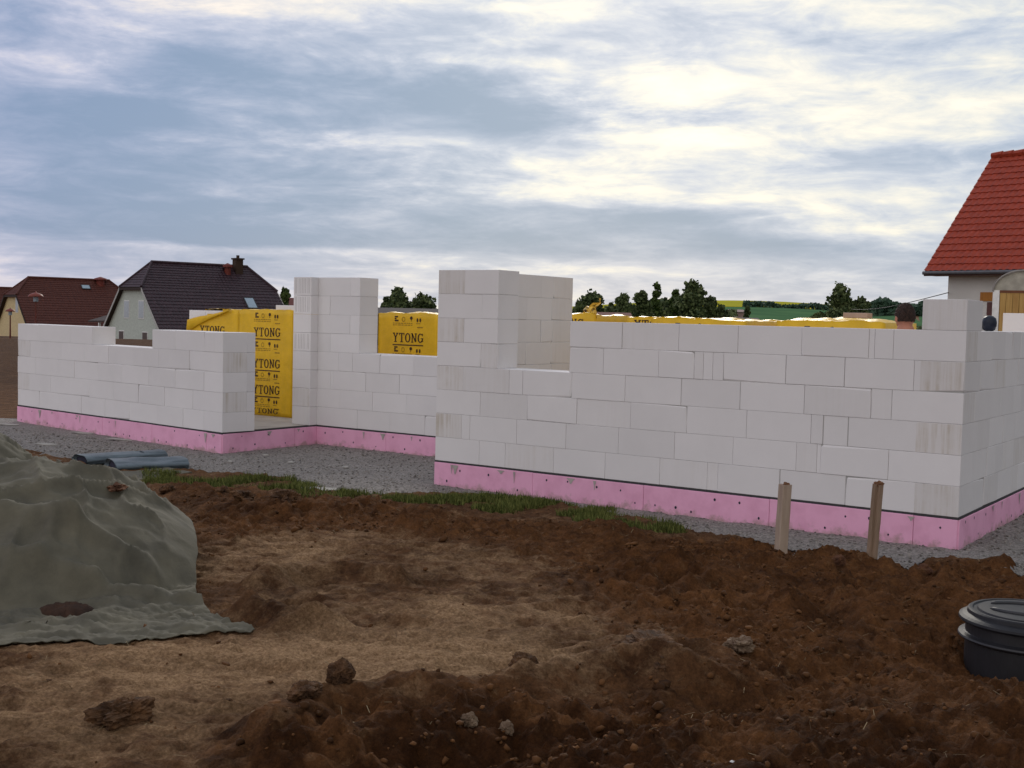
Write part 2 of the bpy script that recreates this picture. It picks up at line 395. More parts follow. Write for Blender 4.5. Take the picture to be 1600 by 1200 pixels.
def H(x,y,fine=True):
    l=(x-CX)*rgt[0]+(y-CY)*rgt[1]; d=(x-CX)*HF[0]+(y-CY)*HF[1]
    z=farH(l,d)
    near=1-sst(14,22,d)
    g=lambda P,w: np.exp(-(segd(x,y,P)/w)**2)
    lo=np.maximum(np.maximum(blurmask(x,y,LOOSE),blurmask(x,y,LOOSE2)),blurmask(x,y,LOOSE3))
    grav=blurmask(x,y,GRAV,.06)
    soil=(1-grav)
    b=.045*soil
    b=b+.03*g(BANK,.25)+.09*g(BANK2,.2)-.12*g(HOLE1,.16)-.02*g(RISE,.35)+.11*g(CL,.10)*(.4+1.2*fbm(x*5,y*5,3))+.10*g(CL2,.10)*(.4+1.2*fbm(x*6,y*6,3))+.06*g(CL3,.22)+.02*g(EDGE,.15)
    b=b-.035*g(RUT1,.10)+.03*g([q_+np.array((.12,-.16,0)) for q_ in RUT1],.07)-.025*g(RUT2,.08)+.03*g([q_+np.array((.10,-.14,0)) for q_ in RUT2],.06)
    b=b+.12*g(R1,.12)*(.5+1.0*fbm(x*4+1,y*4,3))-.13*g(TRENCH,.28)+.09*g(SLAB,.09)
    b=b-.15*np.exp(-(np.hypot(x-TKX,y-TKY)/.75)**4)
    b=b-.06*soil*g(PL([(1080,850),(1220,868),(1400,890),(1600,905)]),.35)
    b=b+.05*(fbm(x*.8,y*.8+3,4)-.5)*soil
    # crumbly clods where the soil is loose
    wx_=(fbm(x*9,y*9+4,4,.6)-.5)*.22; wy_=(fbm(x*9+40,y*9,4,.6)-.5)*.22; X2=x+wx_; Y2=y+wy_
    c1=1-cell(X2*4.6,Y2*4.6)*1.2; c2=1-cell(X2*10.5+4,Y2*10.5,31)*1.15; c3=1-cell(X2*25+9,Y2*25,77)*1.1
    amp=fbm(x*1.7+8,y*1.7,3)
    cl=np.clip(c1,0,1)**.8*.085*sst(.42,.62,amp)+np.clip(c2,0,1)*.06*sst(.3,.6,fbm(x*3+2,y*3+6,3))+np.clip(c3,0,1)*.022
    b=b+cl*lo*soil
    # trodden flat soil: plate-like ripples
    wv=fbm(l*2.6+.6*fbm(x*1.5,y*1.5,2),d*6.5,5,.58,ridge=True)
    b=b+(wv-.5)*.075*(1-lo)*soil+(fbm(x*14,y*14,5,.68)-.5)*.045*soil+(fbm(l*5+3,d*22,4,.6,ridge=True)-.5)*.022*(1-lo)*soil+(fbm(x*11,y*11,5,.7)-.5)*.075*lo*soil
    b=b+(fbm(x*9,y*9,4)-.5)*.03*grav+grav*.01*(fbm(x*1.2,y*1.2)-.5)
    return z+b*near
def attrs(x,y):
    grav=blurmask(x,y,GRAV,.06)
    lo=np.maximum(np.maximum(blurmask(x,y,LOOSE),blurmask(x,y,LOOSE2)),blurmask(x,y,LOOSE3))
    pale=np.zeros(x.shape)
    l=(x-CX)*rgt[0]+(y-CY)*rgt[1]; d=(x-CX)*HF[0]+(y-CY)*HF[1]
    for (u,v,su,sv,wt) in PALE:
        P=G(u,v); Pl=(P-CAM)@rgt; Pd=(P-CAM)@HF
        Q=G(u+su,v); ql=(Q-CAM)@rgt-Pl; Q2=G(u,v-sv); qd=(Q2-CAM)@HF-Pd
        pale=pale+wt*np.exp(-((l-Pl)/ql)**2-((d-Pd)/qd)**2)
    pale=np.clip(pale*(.55+.9*fbm(l*5,d*13,5,.6))+(fbm(x*3.5,y*3.5,6,.65)-.5)*1.3,0,1)*(1-lo*.85)
    wet_shade=np.zeros(x.shape)
    for (u,v,su,sv,wt) in WET_SHADE:
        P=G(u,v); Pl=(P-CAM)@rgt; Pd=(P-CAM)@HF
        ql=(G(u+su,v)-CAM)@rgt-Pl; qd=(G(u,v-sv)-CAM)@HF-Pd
        wet_shade=wet_shade+wt*np.exp(-((l-Pl)/ql)**2-((d-Pd)/qd)**2)
    wet_shade=wet_shade*sst(.34,.56,fbm(x*3.4+11,y*3.4,6,.62)+.04)+.8*sst(20,30,d)*(1-sst(80,120,d))
    return grav,pale,lo,np.clip(wet_shade,0,1)
def axis(lo,hi,step,far,ratio=1.12,sgn=1):
    a=list(np.arange(lo,hi,step)); s=step; x=a[-1]
    while x<far: s*=ratio; x+=s; a.append(x)
    return a
ds=axis(3.6,9.2,.019,15.0,1.012); s_=ds[-1]-ds[-2]; x_=ds[-1]
while x_<3600: s_*=1.09; x_+=s_; ds.append(x_)
back=[-400,-150,-60,-25,-10,-4,-1.5,0,1,2,2.8,3.3]
ds=np.array(back+ds)
lp=list(np.arange(-4.3,3.4,.020)); s_=.02; x_=lp[-1]; rp_=[]
while x_<2600: s_*=1.075; x_+=s_; rp_.append(x_)
s_=.02; x_=lp[0]; lp2=[]
while x_>-2600: s_*=1.06; x_-=s_; lp2.append(x_)
ls=np.array(lp2[::-1]+lp+rp_)
Lg,Dg=np.meshgrid(ls,ds)
Xg=CX+Lg*rgt[0]+Dg*HF[0]; Yg=CY+Lg*rgt[1]+Dg*HF[1]
Zg=H(Xg,Yg)
def gridmesh(name,X,Y,Z,mask=None,at=None,mat=None,parent=None,smooth=True):
    nr,nc=X.shape; co_=np.stack([X,Y,Z],-1).reshape(-1,3)
    i=np.arange(nr-1)[:,None]*nc+np.arange(nc-1)[None,:]
    q=np.stack([i,i+1,i+nc+1,i+nc],-1).reshape(-1,4)
    if mask is not None: q=q[mask.reshape(-1)]
    used=np.unique(q); rem=np.full(len(co_),-1); rem[used]=np.arange(len(used)); q=rem[q]; co_=co_[used]
    me=bpy.data.meshes.new(name); me.vertices.add(len(co_)); me.vertices.foreach_set('co',co_.ravel())
    me.loops.add(q.size); me.loops.foreach_set('vertex_index',q.ravel().astype(np.int32))
    me.polygons.add(len(q)); me.polygons.foreach_set('loop_start',(np.arange(len(q))*4).astype(np.int32))
    me.update(calc_edges=True)
    for k,a in (at or {}).items():
        A=me.attributes.new(k,'FLOAT','POINT'); A.data.foreach_set('value',a.reshape(-1)[used].astype(np.float32))
    if smooth: me.polygons.foreach_set('use_smooth',[True]*len(q))
    return link(name,me,mat,parent)
def soilmat():
    m,t,b=newmat('bare_soil'); K=t.links
    ap=t.nodes.new('ShaderNodeAttribute'); ap.attribute_name='pale'
    al=t.nodes.new('ShaderNodeAttribute'); al.attribute_name='loose'
    tc=t.nodes.new('ShaderNodeTexCoord')
    n=tn(t,'ShaderNodeTexNoise',Scale=5.0,Detail=10.0,Roughness=.7); K.new(tc.outputs['Object'],n.inputs['Vector'])
    n5=tn(t,'ShaderNodeTexNoise',Scale=55.0,Detail=6.0,Roughness=.75); K.new(tc.outputs['Object'],n5.inputs['Vector'])
    r1=t.nodes.new('ShaderNodeValToRGB'); K.new(n.outputs[0],r1.inputs[0])
    e=r1.color_ramp.elements; e[0].position=.3; e[0].color=(.050,.020,.008,1); e[1].position=.7; e[1].color=(.215,.093,.034,1)
    r2=t.nodes.new('ShaderNodeValToRGB'); K.new(n5.outputs[0],r2.inputs[0])
    e=r2.color_ramp.elements; e[0].position=.3; e[0].color=(.29,.170,.085,1); e[1].position=.7; e[1].color=(.46,.295,.165,1)
    # flat soil slightly greyer/darker than loose orange-brown soil
    r3=t.nodes.new('ShaderNodeValToRGB'); K.new(n.outputs[0],r3.inputs[0])
    e=r3.color_ramp.elements; e[0].position=.3; e[0].color=(.055,.024,.011,1); e[1].position=.72; e[1].color=(.225,.115,.055,1)
    mxa=tn(t,'ShaderNodeMixRGB'); K.new(al.outputs['Fac'],mxa.inputs[0]); K.new(r3.outputs[0],mxa.inputs[1]); K.new(r1.outputs[0],mxa.inputs[2])
    nm=tn(t,'ShaderNodeTexNoise',Scale=9.0,Detail=8.0,Roughness=.72); K.new(tc.outputs['Object'],nm.inputs['Vector'])
    q1=tn(t,'ShaderNodeMath',operation='MULTIPLY_ADD'); K.new(nm.outputs[0],q1.inputs[0]); q1.inputs[1].default_value=2.6; q1.inputs[2].default_value=-1.5
    q2=tn(t,'ShaderNodeMath',operation='MULTIPLY_ADD',use_clamp=True); K.new(ap.outputs['Fac'],q2.inputs[0]); q2.inputs[1].default_value=1.35; K.new(q1.outputs[0],q2.inputs[2])
    mx=tn(t,'ShaderNodeMixRGB'); K.new(q2.outputs[0],mx.inputs[0]); K.new(mxa.outputs[0],mx.inputs[1]); K.new(r2.outputs[0],mx.inputs[2])
    mv=tn(t,'ShaderNodeMapRange'); K.new(n5.outputs[0],mv.inputs[0]); mv.inputs[1].default_value=.3; mv.inputs[2].default_value=.7; mv.inputs[3].default_value=.6; mv.inputs[4].default_value=1.35
    mu=tn(t,'ShaderNodeMixRGB',blend_type='MULTIPLY'); mu.inputs[0].default_value=1; K.new(mx.outputs[0],mu.inputs[1]); K.new(mv.outputs[0],mu.inputs[2])
    aw=t.nodes.new('ShaderNodeAttribute'); aw.attribute_name='damp_shade'
    dm=tn(t,'ShaderNodeMixRGB',blend_type='MULTIPLY'); K.new(aw.outputs['Fac'],dm.inputs[0]); K.new(mu.outputs[0],dm.inputs[1]); dm.inputs[2].default_value=(.46,.42,.39,1)  # one tint darkens both the damp soil and the painted shade
    K.new(dm.outputs[0],b.inputs['Base Color']); b.inputs['Roughness'].default_value=.95; b.inputs['Specular IOR Level'].default_value=.1
    n2=tn(t,'ShaderNodeTexNoise',Scale=42.0,Detail=7.0,Roughness=.75); K.new(tc.outputs['Object'],n2.inputs['Vector'])
    bp=tn(t,'ShaderNodeBump',Strength=1.0,Distance=.03); K.new(n2.outputs[0],bp.inputs['Height']); K.new(bp.outputs[0],b.inputs['Normal'])
    return m
SOIL=soilmat()
def gravmat():
    m,t,b=newmat('crushed_gravel'); K=t.links
    tc=t.nodes.new('ShaderNodeTexCoord')
    v=tn(t,'ShaderNodeTexVoronoi',Scale=58.0); K.new(tc.outputs['Object'],v.inputs['Vector'])
    rp=t.nodes.new('ShaderNodeValToRGB'); K.new(v.outputs['Color'],rp.inputs[0])
    e=rp.color_ramp.elements; e[0].color=(.11,.10,.09,1); e[1].color=(.36,.33,.30,1); e[1].position=.9
    n=tn(t,'ShaderNodeTexNoise',Scale=1.3,Detail=6.0); K.new(tc.outputs['Object'],n.inputs['Vector'])
    mv=tn(t,'ShaderNodeMapRange'); K.new(n.outputs[0],mv.inputs[0]); mv.inputs[3].default_value=.75; mv.inputs[4].default_value=1.2
    mu=tn(t,'ShaderNodeMixRGB',blend_type='MULTIPLY'); mu.inputs[0].default_value=1; K.new(rp.outputs[0],mu.inputs[1]); K.new(mv.outputs[0],mu.inputs[2])
    K.new(mu.outputs[0],b.inputs['Base Color']); b.inputs['Roughness'].default_value=.9
    bp=tn(t,'ShaderNodeBump',Strength=.9,Distance=.02,invert=True); K.new(v.outputs['Distance'],bp.inputs['Height']); K.new(bp.outputs[0],b.inputs['Normal'])
    return m
GRAVM=gravmat()
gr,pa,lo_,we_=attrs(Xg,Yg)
ground=gridmesh('ground',Xg,Yg,Zg,at={'pale':pa,'loose':lo_,'damp_shade':we_},mat=SOIL)
tag(ground,None,None,kind='structure')
gm=(gr[:-1,:-1]>.5)&(Dg[:-1,:-1]>0)&(Dg[:-1,:-1]<45)
gravel=gridmesh('gravel_bed',Xg,Yg,Zg+.012,mask=gm,mat=GRAVM); tag(gravel,None,None,kind='structure')

def fieldsheet(name,l0,l1,d0,d1,mat,off,nl=60,ndd=40):
    t=np.linspace(0,1,nl); D=np.geomspace(d0,d1,ndd); DD,TT=np.meshgrid(D,t,indexing='ij')
    LL=(l0+(l1-l0)*TT)*DD
    X=CX+LL*rgt[0]+DD*HF[0]; Y=CY+LL*rgt[1]+DD*HF[1]
    o=gridmesh(name,X,Y,farH(LL,DD)+off,mat=mat); tag(o,None,None,kind='structure'); return o
fieldsheet('green_field',-.7,.7,130,1180,simple('crop_green',(.095,.185,.085),1,scale=.02,dark=(.065,.14,.07),spec=0),.25)
fieldsheet('rapeseed_field',-.7,.7,1180,2300,simple('crop_yellow',(.45,.40,.04),1,scale=.012,dark=(.34,.34,.045),spec=0),.5)

# scattered stones, soil crumbs and grass (uncountable)
def ico():
    bm=bmesh.new(); bmesh.ops.create_icosphere(bm,subdivisions=1,radius=1); v=np.array([x.co[:] for x in bm.verts]); f=[[q.index for q in p.verts] for p in bm.faces]; bm.free(); return v,np.array(f)
IV,IF=ico()
def pebbles(name,P,S,mat,flat=.6,at=None,rough=.45):
    n=len(P); J=1+(RNG.rand(n,len(IV),1)-.5)*rough*2
    a=RNG.rand(n)*6.28; ca,sa=np.cos(a),np.sin(a)
    V=IV[None]*J; st=np.stack([RNG.uniform(.7,1.3,n),RNG.uniform(.7,1.3,n),RNG.uniform(flat*.7,flat*1.3,n)],-1)[:,None,:]
    V=V*st*S[:,None,None]
    tl=RNG.uniform(-.5,.5,n); V=np.stack([V[...,0],V[...,1]*np.cos(tl)[:,None]-V[...,2]*np.sin(tl)[:,None],V[...,1]*np.sin(tl)[:,None]+V[...,2]*np.cos(tl)[:,None]],-1)
    X=V[...,0]*ca[:,None]-V[...,1]*sa[:,None]; Y=V[...,0]*sa[:,None]+V[...,1]*ca[:,None]
    V=np.stack([X,Y,V[...,2]],-1)+P[:,None,:]
    Fc=IF[None]+(np.arange(n)*len(IV))[:,None,None]
    me=bpy.data.meshes.new(name); co_=V.reshape(-1,3); q=Fc.reshape(-1,3)
    me.vertices.add(len(co_)); me.vertices.foreach_set('co',co_.ravel()); me.loops.add(q.size); me.loops.foreach_set('vertex_index',q.ravel().astype(np.int32))
    me.polygons.add(len(q)); me.polygons.foreach_set('loop_start',(np.arange(len(q))*3).astype(np.int32)); me.update(calc_edges=True)
    A=me.attributes.new('tone','FLOAT','FACE'); A.data.foreach_set('value',np.repeat(RNG.rand(n),len(IF)).astype(np.float32))
    return link(name,me,mat)
def tonemat(name,c0_,c1_,rough=.9):
    m,t,b=newmat(name); a=t.nodes.new('ShaderNodeAttribute'); a.attribute_name='tone'
    r_=t.nodes.new('ShaderNodeValToRGB'); t.links.new(a.outputs['Fac'],r_.inputs[0]); r_.color_ramp.elements[0].color=c0_+(1,); r_.color_ramp.elements[1].color=c1_+(1,)
    t.links.new(r_.outputs[0],b.inputs['Base Color']); b.inputs['Roughness'].default_value=rough; b.inputs['Specular IOR Level'].default_value=.15
    tc=t.nodes.new('ShaderNodeTexCoord'); n2=tn(t,'ShaderNodeTexNoise',Scale=60.0,Detail=5.0); t.links.new(tc.outputs['Object'],n2.inputs['Vector'])
    bp=tn(t,'ShaderNodeBump',Strength=.5,Distance=.01); t.links.new(n2.outputs[0],bp.inputs['Height']); t.links.new(bp.outputs[0],b.inputs['Normal'])
    return m
def HH(x,y): return H(np.asarray(x,float),np.asarray(y,float))
# gravel stones
n=26000; ls_=RNG.uniform(-8,5,n); dd_=RNG.uniform(8,19,n)
x=CX+ls_*rgt[0]+dd_*HF[0]; y=CY+ls_*rgt[1]+dd_*HF[1]
k=blurmask(x,y,GRAV,.06)>.55
k&=~((x>-5.35)&(x<0)&(y>0))&~((x>-8.96)&(x<=-5.35)&(y>1.96))&~((x<-8.9)&(y>.3))
x=x[k];y=y[k]; P=np.stack([x,y,HH(x,y)+.014],-1)
o=pebbles('gravel_stones',P,RNG.uniform(.005,.014,len(x)),tonemat('stone_chips',(.08,.07,.062),(.36,.325,.29)))
tag(o,'grey crushed stone chips on the gravel bed around the unfinished house','gravel',kind='stuff')
# crumbs
n=9000; ls_=RNG.uniform(-3.2,4.3,n); dd_=RNG.uniform(4,11,n)
x=CX+ls_*rgt[0]+dd_*HF[0]; y=CY+ls_*rgt[1]+dd_*HF[1]
a=np.maximum(np.maximum(blurmask(x,y,LOOSE),blurmask(x,y,LOOSE2)),blurmask(x,y,LOOSE3)); gg=blurmask(x,y,GRAV,.06)
dens=np.clip(a+.06,0,1)*(fbm(x*2+3,y*2,4)>.42)
k=(RNG.rand(n)<dens)&(gg<.5); x=x[k];y=y[k]
sz=np.clip(RNG.lognormal(math.log(.009),.5,len(x)),.004,.034); P=np.stack([x,y,HH(x,y)+sz*.35],-1)
o=pebbles('soil_crumbs',P,sz,tonemat('soil_lumps',(.045,.020,.008),(.15,.068,.026)),.7)
tag(o,'brown crumbs of loose earth scattered over the dug-up soil','soil',kind='stuff')
n=1500; ls_=RNG.uniform(-2.6,4.0,n); dd_=RNG.uniform(4.6,10.5,n); x=CX+ls_*rgt[0]+dd_*HF[0]; y=CY+ls_*rgt[1]+dd_*HF[1]
k=(blurmask(x,y,GRAV,.06)<.3)&(fbm(x*1.8+2,y*1.8,3)>.46); x=x[k];y=y[k];z=HH(x,y); vs=[];fs=[];tv=[]
for i in range(len(x)):
    a=random.uniform(0,6.28); l_=random.uniform(.015,.06); w_=random.uniform(.0008,.002); ca,sa=math.cos(a),math.sin(a); h=random.uniform(-.004,.022); q=len(vs)
    vs+=[(x[i]-sa*w_,y[i]+ca*w_,z[i]+.004),(x[i]+sa*w_,y[i]-ca*w_,z[i]+.004),(x[i]+ca*l_+sa*w_,y[i]+sa*l_-ca*w_,z[i]+.006+h),(x[i]+ca*l_-sa*w_,y[i]+sa*l_+ca*w_,z[i]+.006+h)]
    fs.append((q,q+1,q+2,q+3)); tv.append(random.random())
me=bpy.data.meshes.new('straw_bits'); me.from_pydata(vs,[],fs); A=me.attributes.new('tone','FLOAT','FACE'); A.data.foreach_set('value',tv)
o=link('straw_bits',me,tonemat('straw',(.06,.035,.018),(.34,.26,.15))); tag(o,'thin straw and root bits strewn over the trodden soil','straw',kind='stuff')
# grass
GR=[(225,740,490,776,3200),(250,745,430,768,1500),(530,772,760,796,4200),(740,780,960,816,4600),(900,800,1070,836,3600),(980,820,1065,836,700),(440,755,560,790,500),(700,775,900,806,900)]
GV=[];GF=[];GT=[]
for (u0,v0,u1,v1,n) in GR:
    sl_=(v1-v0)
    for _ in range(n):
        tt=random.random(); u=u0+(u1-u0)*tt; v=v0+ (v1-v0)*(.35*tt+ .65*random.random()) if u1-u0>150 else random.uniform(v0,v1)
        p=G(u,v,-.24)
        if vn(np.array([p[0]*3.0]),np.array([p[1]*3.0]))[0]<.47: continue
        GV.append(p)
GV=np.array(GV); gz=HH(GV[:,0],GV[:,1])
vs=[];fs=[];tv=[]
for (p,z) in zip(GV,gz):
    for b in range(3):
        a=random.uniform(0,6.28); h=random.uniform(.015,.07)*random.choice((.5,.8,1,1.1)); wd=random.uniform(.003,.006); ln=random.uniform(.0,.04)
        x0,y0=p[0]+random.gauss(0,.02),p[1]+random.gauss(0,.02); ca,sa=math.cos(a),math.sin(a); i=len(vs)
        vs+=[(x0-ca*wd,y0-sa*wd,z-.005),(x0+ca*wd,y0+sa*wd,z-.005),(x0+ca*wd*.6-sa*ln*.5,y0+sa*wd*.6+ca*ln*.5,z+h*.6),(x0-sa*ln,y0+ca*ln,z+h)]
        fs+=[(i,i+1,i+2),(i,i+2,i+3)]; q=random.random(); tv+=[q,q]
me=bpy.data.meshes.new('grass'); me.from_pydata(vs,[],fs); A=me.attributes.new('tone','FLOAT','FACE'); A.data.foreach_set('value',tv)
o=link('grass',me,tonemat('grass_blades',(.045,.065,.014),(.20,.21,.06))); tag(o,'short green grass strip between the gravel bed and the brown soil','grass',kind='stuff')

# ---------------------------------------------------------------- the unfinished house
A_=-5.351; WL=-3.7125; PR=-4.578; T=.365; YB=1.964; C1=-8.958; YC=.292; PY=1.828; PXL=.33
HALF={1:.125,2:.375,3:.625,4:.875,5:1.125,6:1.375,7:1.625,8:1.875}
house=empty('unfinished_house',(0,0,0),'unfinished house shell of white aerated concrete blocks on a pink insulated base','house under construction')
def wallpart(rows,origin=(0,0),ang=0,thick=T,name='block_wall',core=True,seed=0,wide=()):
    """rows: {row:[(x0,x1,...joints) segments]} each segment list of joint positions; stain flags as dict"""
    mb=MBd(); rnd=random.Random(seed); mat=Matrix.Translation((origin[0],origin[1],0))@Matrix.Rotation(ang,4,'Z')
    for rno,segs in rows.items():
        z0=(rno-1)*.25; z1=rno*.25
        for seg in segs:
            J=seg['j']; st=seg.get('st',{}); dep=seg.get('dep',(0,thick)); rev=seg.get('endst',{})
            for i in range(len(J)-1):
                a,b=J[i],J[i+1]
                ga=.0012+(rnd.random()<.16)*rnd.uniform(.001,.003) if i>0 else 0; gb=.0012+(rnd.random()<.16)*rnd.uniform(.001,.004) if i<len(J)-2 else 0
                if st.get(i,0)==0 and rnd.random()<.05: sv=rnd.uniform(.05,.15)
                else: sv=0
                push=rnd.uniform(-.003,.003); tone=rnd.gauss(1,.015) if rnd.random()>.12 else rnd.uniform(.945,.97)
                s_=st.get(i,sv)
                # faces -x,+x,-y,+y,-z,+z
                e=rev.get(i,0)
                stl=[0,e,s_,0,0,0]
                chp=None
                if rnd.random()<.22 and b-a>.2: chp=((rnd.randint(0,1),0,rnd.randint(0,1)),(rnd.uniform(.006,.03),rnd.uniform(.004,.012),rnd.uniform(.006,.022)))
                mb.box((a+ga,dep[0]+push,z0+.0014+(rnd.random()<.2)*.001),(b-gb,dep[1],z1-.0008),0,.002,mat,chp,tone=tone,stain=stl)
            if core:
                a,b=J[0]+.006,J[-1]-.006
                mb.box((a,dep[0]+.007,z0+(0.003 if rno==1 else -.004)),(b,dep[1]-.007,z1-.004),1,0,mat,tone=.9,stain=0.0)
    return mb.build(name,[MB_,MORT],house)
def X0(us,r,Y=0): return [solveX(u,Y,HALF[r]) for u in us]
rowsF={}
# front wall of the right wing; the corner blocks of rows 1,3,5,7 belong to the side wall
rowsF[1]=[dict(j=[A_]+X0([748.5,789,864.6,945,1030.5,1104.6,1121.5,1218,1321,1429],1),st={2:.3,5:.15,6:.2})]
rowsF[2]=[dict(j=[A_]+X0([721,734,807,884,966,1053.6,1145,1244,1276,1282,1388],2)+[0],st={0:1,8:.2},endst={10:.9})]
rowsF[3]=[dict(j=[A_]+X0([750,823.5,901,985,1073,1166.5,1267,1286,1325,1434],3),st={3:.12})]
rowsF[4]=[dict(j=[A_]+X0([723.6,795.6,816.6,893.4,976.5,1064,1156.6,1256.5,1361,1393],4)+[0],st={0:.8,1:.2,8:.12,9:.1},endst={10:.5})]
rowsF[5]=[dict(j=[A_]+X0([751.5],5)+[PR],st={1:.35}),dict(j=[WL]+X0([942.6,1029,1085,1099,1113.6,1130.3,1228,1319.5,1428,1438],5),st={3:.2})]
rowsF[6]=[dict(j=[A_]+X0([725],6)+[PR],st={0:.85}),dict(j=[WL]+X0([972,1060.5,1153,1252.6,1357.6,1366.6,1396],6)+[0],st={1:.15},endst={7:.8})]
rowsF[7]=[dict(j=[A_]+X0([753.6],7)+[PR])]
rowsF[8]=[dict(j=[A_]+X0([726.6],8)+[PR],st={0:1})]
cornerX={1:X0([1429],1)[0],3:X0([1434],3)[0],5:X0([1438],5)[0]}
wallpart(rowsF,seed=3)
# side wall on the right (runs away along +Y); local x = world Y, local y = -world X
def ry(rs):
    rows={}
    return rows
rowsR={}
rng=random.Random(5)
for rno in range(1,7):
    j=[0.0 if rno%2 else T]
    if rno%2: j.append(.5)
    while j[-1]<6.8: j.append(j[-1]+rng.choice((.5,.5,.5,.42,.3)))
    j[-1]=7.0
    rowsR[rno]=[dict(j=j,st={i:rng.choice((0,0,0,0,.3,.6)) for i in range(2,len(j)-1)})]
# rotate +90: local x->+Y, local y -> -X ; faces seen: local -y = +X
for rno in (1,3,5):
    pass
side=wallpart(rowsR,origin=(0,0),ang=math.pi/2,seed=8)
# stained end faces of the corner blocks on the front (proper block ends, the wall's own -Y face)
def endstain(o,test,val):
    me=o.data; a=me.attributes['stain'].data
    for p in me.polygons:
        c=p.center; n=p.normal
        if p.area>.01 and test(c,n): a[p.index].value=val
endstain(side,lambda c,n:c.y<.01 and n.y<-.9,1.0)
# topmost corner block, laid along the side wall
wallpart({7:[dict(j=[0,.5])]},origin=(0,0),ang=math.pi/2,seed=2,name='corner_block',thick=.351)
endstain(bpy.data.objects['corner_block'],lambda c,n:n.y<-.9,.45)
# left side wall of the right wing, seen through its window (its inner face looks to +X)
rowsS={}
for rno in range(1,9):
    j=[T,T+.26,T+.76,T+1.27,2.08] if rno%2 else [T,T+.5,T+1.05,T+1.3,2.08]
    rowsS[rno]=[dict(j=j,st={len(j)-2:.6 if rno in (4,5,7) else 0,3:.2})]
wallpart(rowsS,origin=(A_+T,0),ang=math.pi/2,seed=12)
# recessed wall between the wings
BX=-8.21
us={8:[548],7:[515.7],6:[546.8],5:[516.5],4:[529,551,593.5,646.6],3:[515.7,521,571.5,623.8],2:[530.8,581.7,634.8],1:[557.8,609,663.6]}
rowsB={}
for rno in range(1,9):
    js=[solveX(u,YB,HALF[rno]) for u in us[rno]]
    if rno>4: rowsB[rno]=[dict(j=[C1]+js+[BX])]
    else: rowsB[rno]=[dict(j=[C1]+js+[A_])]
wb=wallpart({r_:[dict(j=[q-0 for q in s['j']],st=s.get('st',{})) for s in v] for r_,v in rowsB.items()},origin=(0,YB),seed=21)
# door pillar at the inner corner
mbp=MBd(); rnd=random.Random(4)
for r_ in range(1,9):
    z0=(r_-1)*.25
    mbp.box((C1-PXL,PY,z0+.0015),(C1,YB+T,z0+.249),0,.003,None,tone=rnd.gauss(.99,.02),stain=[0,.1,.8 if r_ in (2,) else .15,0,0,0])
    if r_ in (8,7,5):   # gripping grooves as thin darker strips, their shadow painted in the colour
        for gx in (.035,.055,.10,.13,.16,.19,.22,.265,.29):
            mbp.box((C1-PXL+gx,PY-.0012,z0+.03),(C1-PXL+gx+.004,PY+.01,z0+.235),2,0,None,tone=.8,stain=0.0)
mbp.build('block_pillar',[MB_,MORT,simple('groove_shadow',(.42,.40,.39),.9)],house)
# left wing, slightly out of square
AC=math.atan2(.911-YC,-14.239-C1)   # pointing left
LC=math.hypot(.911-YC,-14.239-C1); AC2=AC+math.pi  # local x from the far left corner to the door corner
OC=(-14.239,.911)
dC=np.array([math.cos(AC2),math.sin(AC2)])
def xc(u,rno):
    lo,hi=0.0,LC
    for _ in range(50):
        m=(lo+hi)/2
        if prj((OC[0]+dC[0]*m,OC[1]+dC[1]*m,HALF[rno]))[0]<u: lo=m
        else: hi=m
    return (lo+hi)/2
JC={5:[61,109.5],4:[47,96.6,132,169.5,207.6,248,296],3:[56,92,116,153,191,232.5,274,318.6],2:[46,79,139.5,177,216,257,301],1:[61,91.5,127,164,202,245,286,318]}
rowsC={}
TC=.49
for rno in (1,2,3,4): rowsC[rno]=[dict(j=[0]+[xc(u,rno) for u in JC[rno]]+[LC],st={0:.6 if rno in (2,4) else 0},endst={len(JC[rno]):.9 if rno in (2,4) else 0})]
rowsC[5]=[dict(j=[0]+[xc(u,5) for u in JC[5]]+[xc(144,5)]),dict(j=[xc(238,5)]+[xc(u,5) for u in (274.5,319)]+[LC])]
for r_ in rowsC: 
    for s in rowsC[r_]: s['dep']=(0,TC if False else T)
wc=wallpart(rowsC,origin=OC,ang=AC2,seed=31)
mbe=MBd(); rnd=random.Random(14)
matc=Matrix.Translation((OC[0],OC[1],0))@Matrix.Rotation(AC2,4,'Z')
for r_ in range(1,6):
    z0=(r_-1)*.25
    mbe.box((LC-.365,T,z0+.0015),(LC-.001,TC,z0+.249),0,.003,matc,tone=rnd.gauss(.98,.02),stain=0.0)
mbe.build('door_jamb_blocks',[MB_,MORT],house)
# rear walls of the shell, low, closing the plan (barely seen)
rowsK={r_:[dict(j=list(np.arange(-13.5,-5.0,.5)))] for r_ in (1,2)}
wallpart(rowsK,origin=(0,10.6),seed=41)
# slab
def prism(mb,poly,z0,z1,mi=0):
    n=len(poly); vs=[(p[0],p[1],z0) for p in poly]+[(p[0],p[1],z1) for p in poly]
    fs=[tuple(range(n))[::-1],tuple(range(n,2*n))]+[(i,(i+1)%n,n+(i+1)%n,n+i) for i in range(n)]
    mb.add(vs,fs,mi)
OUT=[(OC[0],OC[1]),(C1,YC),(C1,YB),(A_,YB),(A_,0),(0,0),(0,10.965),(-14.24,10.965)]
def inset(P,d):
    n=len(P); R=[]
    for i in range(n):
        a=np.array(P[i-1]);b=np.array(P[i]);c=np.array(P[(i+1)%n])
        e1=(b-a)/np.linalg.norm(b-a); e2=(c-b)/np.linalg.norm(c-b)
        n1=np.array([-e1[1],e1[0]]); n2=np.array([-e2[1],e2[0]]); m=(n1+n2)/(1+n1@n2)
        R.append(tuple(b+m*d))
    return R
